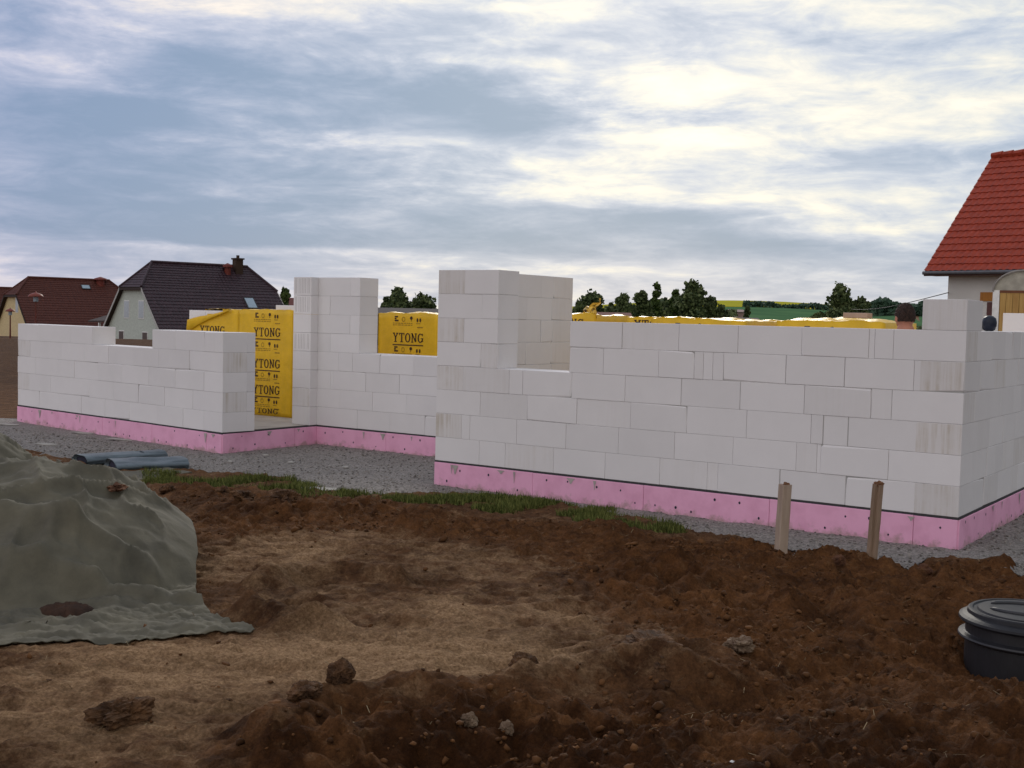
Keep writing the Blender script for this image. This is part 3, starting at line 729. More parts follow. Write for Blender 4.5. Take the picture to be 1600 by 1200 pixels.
mb=MBd(); prism(mb,inset(OUT,.05),-.5,-.0005); mb.build('floor_slab',SCREED,house)
# membrane strip and pink boards along the visible outline
def strip(name,segs,z0,z1,o0,o1,mats,holes=False,seed=1):
    mb=MBd(); rnd=random.Random(seed)
    for (a,b) in segs:
        a=np.array(a,float);b=np.array(b,float); L_=np.linalg.norm(b-a); e=(b-a)/L_; ang=math.atan2(e[1],e[0])
        m=Matrix.Translation((a[0],a[1],0))@Matrix.Rotation(ang,4,'Z')
        if not holes:
            # slightly wavy sheet edge
            x=0; 
            while x<L_-1e-6:
                x2=min(L_,x+rnd.uniform(.1,.5)); dz=rnd.uniform(-.008,.004)
                mb.box((x,o0,z0+dz),(x2,o1,z1),0,0,m); x=x2
        else:
            x=0
            while x<L_-1e-6:
                x2=min(L_,x+1.25 if L_-x-1.25>.3 else L_); q=rnd.uniform(-.002,.002)
                mb.box((x+.0015,o0+q,z0),(x2-.0015,o1,z1+rnd.uniform(-.003,.003)),0,.003,m)
                k=.12+rnd.random()*.1
                while k<x2-x-.05:
                    for zz in ((-.075,) if rnd.random()<.5 else (-.20,)):
                        zz+=rnd.uniform(-.02,.02); cx_=x+k; rr=rnd.uniform(.008,.013)
                        vs=[(cx_+rr*math.cos(t*1.0472)*rnd.uniform(.8,1.1),o0+q-.0015,zz+rr*1.2*math.sin(t*1.0472)) for t in range(6)]
                        mb.add([tuple(m@Vector(v)) for v in vs],[(0,1,2,3,4,5)],1)
                    k+=rnd.uniform(.14,.42)
                x=x2
            # mortar runs over the foam
            for _ in range(int(L_*1.4)):
                cx_=rnd.uniform(.1,L_-.1); wd=rnd.uniform(.01,.05); hh=rnd.uniform(.03,.12)
                pts=[(cx_-wd,-.03),(cx_+wd,-.03),(cx_+wd*.5,-.03-hh*.4),(cx_+wd*.12,-.03-hh),(cx_-wd*.15,-.03-hh),(cx_-wd*.4,-.03-hh*.5)]
                mb.add([tuple(m@Vector((p_[0],o0-.005,p_[1]))) for p_ in pts],[(0,1,2,3,4,5)],2)
    return mb.build(name,mats,house,fix=True)
SEG=[((OC[0],OC[1]),(C1,YC)),((C1,YC),(C1,YB-.014)),((C1+.0,YB),(A_,YB)),((A_,0),(0,0)),((0,0),(0,10.9))]
strip('foam_base',SEG[:3],-.55,-.019,-.012,.07,[PINK,HOLE,simple('dried_mortar',(.42,.38,.35),.9)],True,9)
strip('membrane_strip',SEG[:3],-.021,.001,-.004,.06,MEMB,False,4)
strip('foam_base',SEG[3:],-.55,-.019,-.012,.07,[PINK,HOLE,simple('dried_mortar',(.42,.38,.35),.9)],True,19)
strip('membrane_strip',SEG[3:],-.021,.001,-.004,.06,MEMB,False,5)

# ---------------------------------------------------------------- wrapped block stacks
def glyphs():
    """slab-serif capitals as flat polygons, unit height, origin lower left; returns list of (letter polygons, advance)"""
    def R(x0,y0,x1,y1): return [(x0,y0),(x1,y0),(x1,y1),(x0,y1)]
    s=.15; t=.085
    Y=[R(0,1-t,.30,1),R(.46,1-t,.76,1),[(.07,1-t),(.22,1-t),(.455,.50),(.305,.50)],[(.54,1-t),(.69,1-t),(.455,.50),(.305,.50)],R(.305,t,.455,.5),R(.2,0,.56,t)]
    T_=[R(0,1-t,.70,1),R(0,.74,t,1-t),R(.70-t,.74,.70,1-t),R(.275,t,.425,1-t),R(.17,0,.53,t)]
    def ring(cx,rx,a0,a1,n=20,wx=.17,wy=.10):
        P=[]
        for i in range(n):
            A0=a0+(a1-a0)*i/n; A1=a0+(a1-a0)*(i+1)/n
            f=lambda a,rx_,ry_:(cx+rx_*math.cos(a),.5+ry_*math.sin(a))
            P.append([f(A0,rx,.5),f(A1,rx,.5),f(A1,rx-wx,.5-wy),f(A0,rx-wx,.5-wy)])
        return P
    O=ring(.36,.36,0,2*math.pi,24)
    Nn=[R(.08,t,.21,1-t),R(.55,t,.68,1-t),[(.08,1-t),(.24,1-t),(.68,t),(.52,t)],R(0,0,.29,t),R(0,1-t,.24,1),R(.47,1-t,.76,1)]
    Gg=ring(.36,.36,math.radians(48),math.radians(320),20)+[R(.56,.13,.70,.46),R(.42,.42,.76,.50),R(.60,.72,.69,.98)]
    return [(Y,.86),(T_,.80),(O,.82),(Nn,.86),(Gg,.76)]
GLY=glyphs()
def logo(mb,x,z,wid,h,y,cut=0):
    tot=sum(a for _,a in GLY); sx=wid/tot; cx_=x
    for P,a in GLY:
        for q in P:
            mb.add([(cx_+p[0]*sx,y,z+p[1]*h) for p in q],[tuple(range(len(q)))],0)
        cx_+=a*sx
def stackprint(mb,x,z,wid=.55,h=.13,y=-.004):
    logo(mb,x,z,wid,h,y)
    mb.add([(x,y,z-.045),(x+wid,y,z-.045),(x+wid,y,z-.03),(x,y,z-.03)],[(0,1,2,3)],0)
def icons(mb,x,z,y=-.004,wid=.55):
    q=lambda a,b,c,d,mi=0: mb.add([(x+a,y,z+b),(x+c,y,z+b),(x+c,y,z+d),(x+a,y,z+d)],[(0,1,2,3)],mi)
    # stacked boxes, drop, umbrella-like mark, pair of glasses-like mark
    q(.03,.0,.10,.022); q(.03,.028,.06,.05); q(.03,.055,.09,.075)
    for k in range(10):
        a0=k*.628;a1=a0+.628; r0,r1=.022,.03
        f=lambda a,r_:(x+.19+r_*math.cos(a),y,z+.03+r_*1.2*math.sin(a)); mb.add([f(a0,r0),f(a1,r0),f(a1,r1),f(a0,r1)],[(0,1,2,3)],1)
    vs=[(x+.33+.025*math.cos(k*.785),y,z+.05+.025*math.sin(k*.785)) for k in range(8)]; mb.add(vs,[tuple(range(8))],0); q(.326,0,.334,.03)
    for ox in (.44,.49):
        vs=[(x+ox+.016*math.cos(k*.785),y,z+.022+.03*math.sin(k*.785)) for k in range(8)]; mb.add(vs,[tuple(range(8))],0)
    rr=random.Random(3)
    for zz in (-.03,-.055):
        k=0
        while k<.34:
            l_=rr.uniform(.02,.06); q(k,zz,min(.35,k+l_),zz+.010,1); k+=l_+.012
    q(.42,-.03,.49,-.020,1); q(.44,-.085,.50,-.070,1); q(.505,-.085,.54,-.070,1)
def stack(name,x0,y0,wid,dep,top,label,tz=(1.157,.698,.314),torn=False,shift=.28,crumple=.05,rz=0,seed=0,squash=True,prints=True,nrow=6):
    rnd=random.Random(seed)
    e=empty(name,(x0,y0,0),label,'wrapped block stack','pallet stacks wrapped in printed yellow foil',rz)
    # foil: front/left/right/back/top as one crinkled sheet box
    bm=bmesh.new(); bmesh.ops.create_cube(bm,size=1)
    for v in bm.verts: v.co=Vector(((v.co.x+.5)*wid,(v.co.y+.5)*dep,(v.co.z+.5)*top))
    bmesh.ops.subdivide_edges(bm,edges=bm.edges[:],cuts=22,use_grid_fill=True)
    off=Vector((x0*3,y0*3,seed))
    for v in bm.verts:
        n_=mnoise.noise(v.co*5+off); n2=mnoise.noise(v.co*14+off)
        if v.co.z>top-.002: v.co.z+= crumple*(.3+1.2*max(0,mnoise.noise(v.co*3.5+off*1.3)))*(1 if .05<v.co.x<wid-.05 else .6)+.012*n2
        elif v.co.y<.001: 
            v.co.y+=max(-.003,.001*n2)
            if v.co.z<.1: v.co.y-=.02*(1-v.co.z/.1)*(.6+.8*n_)
        else:
            if v.co.x<.001: v.co.x-=.006*n_
            elif v.co.x>wid-.001: v.co.x+=.006*n_
    if torn:   # the foil has slipped: cut away the upper left corner of the front
        dl=[f for f in bm.faces if (lambda c:c.z>top-.20+.20*(c.x/.92) and c.x<.92 and c.y<.35)(f.calc_center_median())]
        bmesh.ops.delete(bm,geom=dl,context='FACES')
    me=bpy.data.meshes.new('foil_wrap'); bm.to_mesh(me); bm.free(); me.polygons.foreach_set('use_smooth',[True]*len(me.polygons)); link('foil_wrap',me,FOIL,e)
    mb=MBd()
    for r_ in range(nrow):
        for k in range(3):
            a=.012+(wid-.024)*k/3; b=.012+(wid-.024)*(k+1)/3
            for q in range(2):
                mb.box((a+.001,.012+(dep-.024)*q/2+.001,.03+r_*.2483),(b-.001,.012+(dep-.024)*(q+1)/2-.001,.03+(r_+1)*.2483-.001),0,.004,None,tone=rnd.gauss(1,.02),stain=0.0)
    mb.build('block_pile',MB_,e)
    if prints:
        mb=MBd()
        for z in tz: stackprint(mb,shift,z)
        for z in (1.43,1.005,.565,.185): 
            if z<top-.05 and not (torn and z>1.4): icons(mb,shift,z)
        if squash: logo(mb,shift,.035,.55,.075,-.030)
        mb.build('printed_lettering',[INK,INKP],e)
    return e
Y1=2.47
s1=stack('block_stack',-12.19,Y1,1.12,1.1,1.535,'yellow wrapped block stack with torn foil baring white blocks behind the left wing wall',torn=True,seed=1,crumple=.02)
# turned down flap of the torn foil
mb=MBd(); pts=[(0.0,1.33),(.30,1.39),(.62,1.46),(.95,1.53),(.95,1.50),(.60,1.40),(.30,1.28),(.0,1.20)]
top_=[(0,1.37),(.25,1.42),(.5,1.455),(.75,1.50),(.98,1.535)]; bot_=[(.02,1.19),(.25,1.29),(.5,1.385),(.75,1.455),(.98,1.53)]
vs=[(a,-.014-.01*math.sin(i*2.1),b) for i,(a,b) in enumerate(top_)]+[(a,-.05+.008*math.sin(i*1.7),b) for i,(a,b) in enumerate(bot_)]+[(a,-.012,b+.004) for a,b in bot_]
fs=[(i,i+5,i+6,i+1) for i in range(4)]+[(i+5,i+10,i+11,i+6) for i in range(4)]
mb.add(vs,fs); o=mb.build('foil_flap',FOIL,s1,smooth=True)
stack('block_stack',-11.06,Y1,1.12,1.1,1.54,'yellow wrapped block stack with four dark brand prints seen through the door opening',seed=2,shift=.325,crumple=.02)
mb=MBd(); mb.box((-.36,0,0),(.26,.25,.075),0,.004,None,tone=1.0,stain=0.0); 
o=mb.build('loose_block',MB_); o.location=(-9.98,2.52,1.545); tag(o,'thin white block lying on top of the yellow stack beside the door pillar','building block')
stack('block_stack',-8.78,3.0,1.14,1.1,1.53,'yellow wrapped block stack seen through the window gap of the recessed wall',tz=(1.14,.698,.314),shift=.27,seed=3,crumple=.04)
stack('block_stack',-2.50,2.2,1.15,1.1,1.545,'rightmost yellow wrapped stack behind the long wall, left of the worker',tz=(1.36,.9,.4),seed=4,crumple=.055,squash=False)
p=onY(1053,505,2.2)
stack('block_stack',float(p[0])-.29,2.2,1.15,1.1,1.535,'yellow wrapped stack behind the middle of the long wall',tz=(1.345,.9,.4),seed=5,crumple=.035,squash=False)
p=onY(993,500,3.6)
stack('block_stack',float(p[0])-.12,3.6,1.15,1.1,1.555,'yellow wrapped stack with half hidden print, left end of the row behind the long wall',tz=(1.40,.9,.4),shift=.10,seed=6,crumple=.03,squash=False)
p=onY(915,500,4.6)
s4=stack('block_stack',float(p[0])-.85,4.6,1.0,1.1,1.56,'yellow wrapped stack with a crumpled foil tip next to the window pier',tz=(1.395,.9,.4),shift=.27,seed=7,crumple=.05,squash=False)
# crumpled tip
mb=MBd(); rr=random.Random(8); base=Vector((.86,.05,1.55)); prev=[]
n=9
for i in range(n):
    for j in range(5):
        t=i/(n-1); prev.append((base.x-.20+.34*t+.04*math.sin(j*2+i),base.y+.05*math.sin(i*2.2)+.03*j,base.z+ (j/4)*(.06+.22*t)+.02*rr.uniform(-1,1)))
fs=[(i*5+j,i*5+j+1,(i+1)*5+j+1,(i+1)*5+j) for i in range(n-1) for j in range(4)]
mb.add(prev,fs); mb.build('foil_tip',simple('crumpled_foil',(.80,.55,.10),.4,scale=14,dark=(.10,.06,.02),dpos=(.42,.5)),s4,smooth=False)
p=onY(943,500,5.6)
mb=MBd()
for r_ in range(6):
    for k in range(2): mb.box((k*.3,0,r_*.25),(k*.3+.297,.5,r_*.25+.248),0,.004,None,tone=1.0,stain=0.0)
for k in range(2): mb.box((k*.3+.05,0.05,1.5),(k*.3+.29,.4,1.565),0,.004,None,tone=1.0,stain=0.0)
o=mb.build('bare_block_pile',MB_); o.location=(float(p[0])-.25,5.6,0); tag(o,'unwrapped pile of white blocks beside the yellow stack with the crumpled tip','block pile')
p=onY(1185,503,4.4)
stack('block_stack',float(p[0])-.6,4.4,1.2,1.1,1.545,'pale orange wrapped stack set back in the gap of the row behind the long wall',seed=9,crumple=.03,squash=False,tz=(1.1,.7,.3))
# brick laid on top of the right stack
p=onY(1340,498,2.5)
mb=MBd(); mb.box((-.13,-.08,0),(.13,.08,.055),0,.004); o=mb.build('flat_brick',simple('brownish_brick',(.42,.31,.26),.9)); o.location=(float(p[0]),2.5,1.60)
tag(o,'flat brown brick lying on the rightmost yellow stack','brick')
# white block pile at far right
p=onX(1568,500,-.9)
mb=MBd()
for r_ in range(7):
    mb.box((0,0,r_*.25),(.6,.5,r_*.25+.248),0,.004,None,tone=1.12,stain=0.0); mb.box((.605,0,r_*.25),(1.2,.5,r_*.25+.248),0,.004,None,tone=1.1,stain=0.0)
pp=at(1568,478,15.5); o=mb.build('white_block_pile',MB_); o.location=(pp[0],pp[1],-.02); o.rotation_euler=(0,0,.2); o.scale=(1,1,1)
tag(o,'pale white block pile at the right photo edge in front of the wooden trailer','block pile')

# ---------------------------------------------------------------- tarpaulin heap
def tarpH(l,d):
    q=np.abs((l+3.84)/1.93)**3.4+((d-7.95)/1.25)**2
    m1=.64*np.clip(1-q,0,None)**.9
    q=((l+4.55)/1.25)**2+((d-9.1)/1.2)**2
    m2=.84*np.clip(1-q**1.2,0,None)**.8
    q=((l+4.4)/2.2)**2+((d-8.2)/1.6)**2
    m3=.5*np.clip(1-q,0,None)**.9
    m=np.maximum(np.maximum(m1,m2),m3); m=m+.05*np.exp(-((m1-m2)/.08)**2)*(m>.05)*0
    return m
def folds(l,d,m):
    a=l*.9+d*.5; 
    w1=fbm(l*1.1+2,d*1.4,3)
    f=0
    f=f+.11*(fbm(l*1.0+w1*1.6+1,d*2.1-l*1.0+w1,3,.45,ridge=True)-.55)
    f=f+.022*(fbm(l*2.6+w1*2+7,d*4.4-l*1.9+w1*2,4,.5,ridge=True)-.5)
    f=f+.005*(fbm(l*9+w1*2,d*11-l*3,4,.55,ridge=True)-.5)
    ca=l*.75+d*.66+.5*w1; cb_=-l*.66+d*.75+.35*w1
    cr=1-np.abs(2*vn(ca*1.2+3,cb_*3.4+1)-1); f=f+.075*(cr**3-.25)
    cr=1-np.abs(2*vn(ca*4.1-cb_*1.5,cb_*3.0+8)-1); f=f+.045*(cr**5-.2)
    cr=1-np.abs(2*vn(l*3.1+d*4+4,d*6.5-l*5.2)-1); f=f+.014*(cr**6-.2)
    f=f+.003*(fbm(l*20,d*24,3)-.5)
    return f
dA=np.linspace(0,1,230); lA=np.linspace(0,1,260); DA,LA=np.meshgrid(dA,lA,indexing='ij')
def rb(d):   # right border of the sheet
    return np.interp(d,[6.3,6.42,6.62,6.8,7.0,7.3,7.8,8.6,9.4,10.6],[-1.40,-1.36,-1.55,-1.70,-1.80,-1.92,-2.04,-2.30,-2.8,-3.6])
DD=6.0+DA*4.7
Rr=rb(DD)+.03*(fbm(DD*6,DD*0+3,3)-.5); LLt=Rr+(-6.6-Rr)*LA**1.15
front=6.01+(LLt+2.56)*.31+.03*np.sin(LLt*7); front=np.where(LLt<-2.56,6.01+(LLt+2.56)*.2,front)
DD=front+(10.7-front)*DA**1.1
Rr=rb(DD)+.03*(fbm(DD*6,DD*0+3,3)-.5); LLt=Rr+(-6.6-Rr)*LA**1.15
Xt=CX+LLt*rgt[0]+DD*HF[0]; Yt=CY+LLt*rgt[1]+DD*HF[1]
g0=HH(Xt,Yt)
gs=-.215+.03*(fbm(LLt*2,DD*2,3)-.5)
mt=tarpH(LLt,DD)
edge=np.minimum(np.minimum(LA*9,1),np.minimum(DA*9,1))
def wline(pl,w,h):
    return h*np.exp(-(segd(Xt,Yt,pl)/w)**2)
Zt=np.maximum(gs+mt,g0+.012)+folds(LLt,DD,mt)*(.35+.65*sst(0,.25,mt))*(.25+.75*edge)
for pts,wd,h in (([(0,905),(70,925),(150,985)],.05,.05),([(110,920),(200,930),(330,905)],.05,.045),([(0,860),(60,838),(100,800),(108,752)],.07,.09),([(110,752),(150,800),(215,840),(240,872)],.06,.05),([(150,905),(240,890),(325,850)],.05,.05),([(60,930),(90,880),(180,850)],.05,.04)):
    Zt=Zt+wline([at(u,v,7.0 if v>880 else 7.3) for u,v in pts],wd,h)
Zt=np.maximum(Zt,g0+.010)
TARP=simple('woven_tarpaulin',(.150,.136,.096),.85,scale=3.5,dark=(.078,.072,.053),bump=.3,bscale=24,dpos=(.3,.7),bdist=.012)
tarp=gridmesh('tarpaulin',Xt,Yt,Zt,mat=TARP); md=tarp.modifiers.new('thickness','SOLIDIFY'); md.thickness=.004
tag(tarp,'crumpled grey-green woven tarpaulin draped over an earth heap','tarpaulin')
def tz(x,y):
    i=np.argmin((Xt-x)**2+(Yt-y)**2); return float(Zt.ravel()[i])
def lump(name,p,r_,mat,label,cat,group=None,sub=5,flat=.6,seed=0,sq=(1,1),rgh=.35):
    bm=bmesh.new(); bmesh.ops.create_icosphere(bm,subdivisions=sub,radius=1)
    off=Vector((seed*7.3,seed*1.1,seed*3.7))
    for v in bm.verts:
        k=1+rgh*mnoise.noise(v.co*1.3+off)*1.4+rgh*.5*mnoise.noise(v.co*3.7+off)+rgh*.32*mnoise.noise(v.co*8+off)+rgh*.22*mnoise.noise(v.co*19+off)+rgh*.12*mnoise.noise(v.co*40+off)
        v.co=Vector((v.co.x*k*r_*sq[0],v.co.y*k*r_*sq[1],v.co.z*k*r_*flat))
    me=bpy.data.meshes.new(name); bm.to_mesh(me); bm.free()
    o=link(name,me,mat); o.location=p; o.rotation_euler=(0,0,seed*1.3); return tag(o,label,cat,group)
CLOD=simple('clod_earth',(.15,.074,.032),.95,scale=9,dark=(.04,.020,.010),bump=.8,bscale=30,bdist=.02)
CLODR=simple('reddish_earth',(.17,.075,.035),.95,scale=9,dark=(.07,.03,.017),bump=.8,bscale=30,bdist=.02)
STONE=simple('pale_stone',(.22,.155,.10),.9,scale=9,dark=(.12,.075,.048),bump=.5,bscale=20)
def lumpat(u,v,r_,mat,label,cat='clod of earth',name='earth_clod',dz=.3,on=None,**k):
    p=G(u,v,-.2 if on is None else on)
    z=float(HH(np.array([p[0]]),np.array([p[1]]))[0]) if on is None else on
    return lump(name,(p[0],p[1],z+r_*dz),r_,mat,label,cat,**k)
lumpat(193,1125,.095,CLOD,'large broken dark clod lying alone on pale soil in the lower left',seed=1,sq=(1.25,.8),flat=.62,rgh=.5)
lumpat(355,1100,.03,CLOD,'small round clod on pale soil to the right of the large broken clod',seed=2,flat=.7)
lumpat(532,1100,.055,CLOD,'pointed upright clod on the crest of the soil ridge in front',seed=3,flat=1.1,dz=.7)
lumpat(478,1122,.07,CLOD,'broad dark clod on the left end of the soil ridge, left of the pointed clod',seed=4)
lumpat(815,1062,.06,CLOD,'dark clod on the right part of the soil ridge',seed=5,flat=.8)
lumpat(735,1128,.035,STONE,'rounded pale stone under the soil ridge','stone','stone',seed=6,flat=.9)
lumpat(792,1132,.03,STONE,'brownish stone to the right of the rounded pale stone under the ridge','stone','stone',seed=7,flat=.9)
lumpat(1152,1018,.062,STONE,'pale angular stone beside the cracked earth slab right of centre','stone','stone',seed=8,flat=.7,rgh=.5,dz=.6)
lumpat(1020,1030,.17,CLOD,'overhanging slab of cracked earth right of centre',seed=9,sq=(1.5,.7),flat=.36,dz=.25,rgh=.5)
lumpat(1020,1163,.016,simple('white_pebble',(.7,.68,.64),.7),'small white pebble in the dark soil at the bottom','pebble','pebble',seed=10,flat=.9)
lumpat(1144,1187,.008,simple('white_bit',(.8,.8,.78),.7),'tiny white chip at the bottom right of the white pebble','pebble','pebble',seed=12,flat=.9)
lumpat(1310,888,.05,CLODR,'reddish clod between the two wooden stakes',seed=13,flat=.8)
lumpat(1445,888,.055,CLODR,'reddish clod at the gravel edge right of the two stakes',seed=14,flat=.7)
for i,(u,v,d,r_,lb) in enumerate(((147,742,7.9,.035,'small reddish clod on the tarpaulin crest, left of the long clod'),(183,752,7.9,.06,'long reddish clod of earth lying on the crest of the tarpaulin'))):
    p=at(u,v,d); lump('earth_clod',(p[0],p[1],tz(p[0],p[1])+r_*.12),r_,CLODR if i<2 else CLOD,lb,'clod of earth',seed=20+i,sq=(1.5,.8),flat=.45,rgh=.5)
pc=at(105,918,6.75)
mk=np.exp(-(((LLt-(pc-CAM)@rgt)/.20)**2+((DD-(pc-CAM)@HF)/.11)**2))+(fbm(Xt*7,Yt*7,4)-.5)*.35
sp=gridmesh('spilled_earth',Xt,Yt,Zt+np.clip((mk-.5)*.12,-.02,.03)+.02*(fbm(Xt*22,Yt*22,3)-.4)*(mk>.5),mask=(mk>.36)[:-1,:-1],mat=simple('wet_earth',(.06,.03,.018),.95,scale=9,dark=(.02,.011,.008),bump=.8,bscale=30)); tag(sp,'dark earth spilled into a hollow of the tarpaulin','spilled earth')
# grassy clods at the back edge
for i,(u,v,r_) in enumerate(((445,798,.12),(380,790,.09),(262,772,.07),(350,778,.06))):
    lumpat(u,v,r_,CLOD,['rough dark clod with grass roots at the turf edge','dark clod left of the rough clod at the turf edge','small dark clod beside the right flank of the tarpaulin','small dark clod between the tarpaulin and the turf'][i],seed=30+i,flat=.65,rgh=.5)

# ---------------------------------------------------------------- rolled sheets, stakes, tank
ROLL=simple('blue_grey_sheeting',(.125,.165,.19),.42,scale=3,dark=(.07,.095,.115),bump=.35,bscale=9,bdist=.03,spec=.5)
def roll(name,pa_,pb_,ra,rb_,label,seed,sq=.38):
    pa_=Vector(pa_);pb_=Vector(pb_); ax=(pb_-pa_); Ln=ax.length; ax.normalize(); sd_=ax.cross(Vector((0,0,1))).normalized()
    mb=MBd(); n=40; m=26; vs=[]
    for i in range(m):
        t=i/(m-1); c=pa_+ax*Ln*t; rr=ra+(rb_-ra)*t
        for k in range(n):
            a=2*math.pi*k/n; p=Vector((math.cos(a),math.sin(a),t*2))
            q=rr*(1+.26*mnoise.noise(Vector((math.cos(a)*1.6,math.sin(a)*1.6,t*2.5+seed)))+.05*math.sin(a*4+t*3+seed)+.05*mnoise.noise(Vector((math.cos(a)*5,math.sin(a)*5,t*7+seed))))
            z=math.sin(a)*q*sq; z=max(z,-rr*sq*.75)
            vs.append(c+sd_*math.cos(a)*q+Vector((0,0,z+rr*sq*.78)))
    fs=[(i*n+k,i*n+(k+1)%n,(i+1)*n+(k+1)%n,(i+1)*n+k) for i in range(m-1) for k in range(n)]
    mb.add(vs,fs)
    # spiral layers at both ends
    for (c,dr,rr) in ((pa_,1,ra),(pb_,-1,rb_)):
        for lay in range(4):
            f=.99-.24*lay; ring=[]
            for k in range(n):
                a=2*math.pi*k/n; q=rr*f*(1+.12*math.sin(a*3+lay+seed)); z=max(math.sin(a)*q*sq,-rr*sq*.7)
                ring.append((a,q,z))
            v2=[c+ax*dr*(.004+.03*lay)+sd_*math.cos(a)*q+Vector((0,0,z+rr*sq*.78)) for a,q,z in ring]+[c+ax*dr*.28+sd_*math.cos(a)*q*.96+Vector((0,0,z*.96+rr*sq*.78)) for a,q,z in ring]
            mb.add(v2,[(k,(k+1)%n,n+(k+1)%n,n+k) for k in range(n)])
        n0=[c+sd_*math.cos(2*math.pi*k/n)*rr*1.0+Vector((0,0,max(math.sin(2*math.pi*k/n)*rr*sq,-rr*sq*.75)+rr*sq*.78)) for k in range(n)]
        n1_=[c+ax*dr*.03+sd_*math.cos(2*math.pi*k/n)*rr*.72+Vector((0,0,math.sin(2*math.pi*k/n)*rr*.72*sq+rr*sq*.78)) for k in range(n)]
        mb.add(n0+n1_,[(k,(k+1)%n,n+(k+1)%n,n+k) for k in range(n)])
        v3=[c+ax*dr*.035+sd_*math.cos(2*math.pi*k/n)*rr*.97+Vector((0,0,math.sin(2*math.pi*k/n)*rr*sq*.9+rr*sq*.78)) for k in range(n)]
        mb.add(v3,[tuple(range(n))],1)
    o=mb.build(name,[ROLL,HOLE],smooth=True); return tag(o,label,'roll of sheeting','rolls of blue-grey sheeting')
a=G(172,738,-.25); b=G(286,732,-.25); roll('rolled_sheeting',(a[0],a[1],-.25),(b[0],b[1],-.25),.21,.20,'nearer thick roll of blue-grey sheeting on the gravel before the left wing',1)
a=G(124,726,-.25); b=G(250,716,-.25); roll('rolled_sheeting',(a[0],a[1],-.25),(b[0],b[1],-.25),.17,.17,'farther thin roll of blue-grey sheeting partly hidden by the thicker roll',5,.36)
# flat underlay sheet
Q=PL([(88,722),(130,748),(215,754),(300,742),(250,734),(150,736)],-.24); mb=MBd()
nq=len(Q); mb.add([(q[0],q[1],-.205+.01*math.sin(i*2)) for i,q in enumerate(Q)]+[(q[0],q[1],-.24) for q in Q],[tuple(range(nq))]+[(i,(i+1)%nq,nq+(i+1)%nq,nq+i) for i in range(nq)])
o=mb.build('flat_sheet',TARP,fix=True); tag(o,'flat grey sheet spread on the ground under the blue-grey rolls','sheet')
# pale scraps on the gravel
SCR=simple('pale_scrap',(.38,.36,.33),.8)
for i,(u,v,sx,sy) in enumerate(((72,695,.16,.05),(130,677,.22,.06),(185,687,.20,.05),(500,772,.25,.07),(15,664,.2,.06),(455,722,.05,.04),(415,712,.05,.03),(540,731,.05,.04),(360,722,.04,.04),(1350,866,.02,.02))):
    p=G(u,v,-.25); z=float(HH(np.array([p[0]]),np.array([p[1]]))[0])
    mb=MBd(); rr=random.Random(i); n=7; vs=[]
    for lay in (0,.012):
        for k in range(n): a=2*math.pi*k/n; vs.append((sx*math.cos(a)*rr.uniform(.6,1),sy*math.sin(a)*rr.uniform(.6,1),lay))
    mb.add(vs,[tuple(range(n))[::-1],tuple(range(n,2*n))]+[(k,(k+1)%n,n+(k+1)%n,n+k) for k in range(n)])
    o=mb.build('concrete_scrap',SCR,fix=True); o.location=(p[0],p[1],z+.02); o.rotation_euler=(.1,.05,YAW+rr.uniform(-.2,.2))
    tag(o,['small white scrap on the gravel left of the blue-grey rolls','pale flat scrap at the foot of the left pink base','second pale flat scrap at the left pink base, nearer the door corner','long pale sheet scrap at the turf edge of the gravel','pale scrap at the far left end of the pink base','white chip on the gravel below the door pillar','white chip on the gravel below the door opening','white chip on the gravel before the recessed wall','white chip on the gravel right of the rolls','white bit at the foot of the right stake'][i],'scrap')
# stakes
WOOD=simple('weathered_wood',(.34,.24,.17),.9,scale=6,dark=(.22,.15,.10),stretch=(3,3,.4),bump=.4,bscale=30)
WOODP=simple('pale_wood',(.46,.36,.28),.9,scale=6,dark=(.34,.25,.19),stretch=(3,3,.4),bump=.3,bscale=30)
def stake(u0,v0,u1,v1,w_,label,rot,rounded):
    b=G(u0,v0,-.22); d=(b-CAM)@HF; t=at(u1,v1,d); e=empty('wooden_stake',(b[0],b[1],-.25),label,'stake','wooden stakes in front of the wall')
    ax=Vector(t)-Vector((b[0],b[1],-.25)); Ln=ax.length; q=ax.to_track_quat('Z','Y').to_matrix().to_4x4()@Matrix.Rotation(rot,4,'Z')
    bm=bmesh.new(); bmesh.ops.create_cube(bm,size=1)
    for v in bm.verts: v.co=Vector((v.co.x*w_[0],v.co.y*w_[1],(v.co.z+.5)*(Ln+.15)-.15))
    ed=[x for x in bm.edges if abs(x.verts[0].co.z-x.verts[1].co.z)>.1]
    bmesh.ops.bevel(bm,geom=ed,offset=w_[0]*(.32 if rounded else .06),segments=4 if rounded else 1,affect='EDGES')
    bmesh.ops.subdivide_edges(bm,edges=[x for x in bm.edges if abs(x.verts[0].co.z-x.verts[1].co.z)>.1],cuts=10)
    for v in bm.verts:
        v.co.x+=.0025*mnoise.noise(v.co*9); v.co.y+=.0025*mnoise.noise(v.co*9+Vector((5,0,0)))
        v.co.z+=.004*mnoise.noise(v.co*40) if v.co.z>Ln*.95 else 0
    bmesh.ops.transform(bm,matrix=q,verts=bm.verts)
    me=bpy.data.meshes.new('post'); bm.to_mesh(me); bm.free(); link('post',me,WOOD if rounded else WOODP,e)
    h=lump('splintered_head',tuple(ax*1.0+Vector((.004,0,.0))),.022 if not rounded else .03,simple('frayed_wood',(.20,.10,.055),.95,scale=30,bump=.8,bscale=90),None,None,seed=3 if rounded else 5,flat=.8,rgh=.5)
    h.parent=e
stake(1219,872,1227,757,(.074,.074),'pale square wooden stake, left one of the pair before the long wall',.35,False)
stake(1361,880,1372,757,(.082,.082),'darker rounded wooden stake, right one of the pair before the long wall',.5,True)
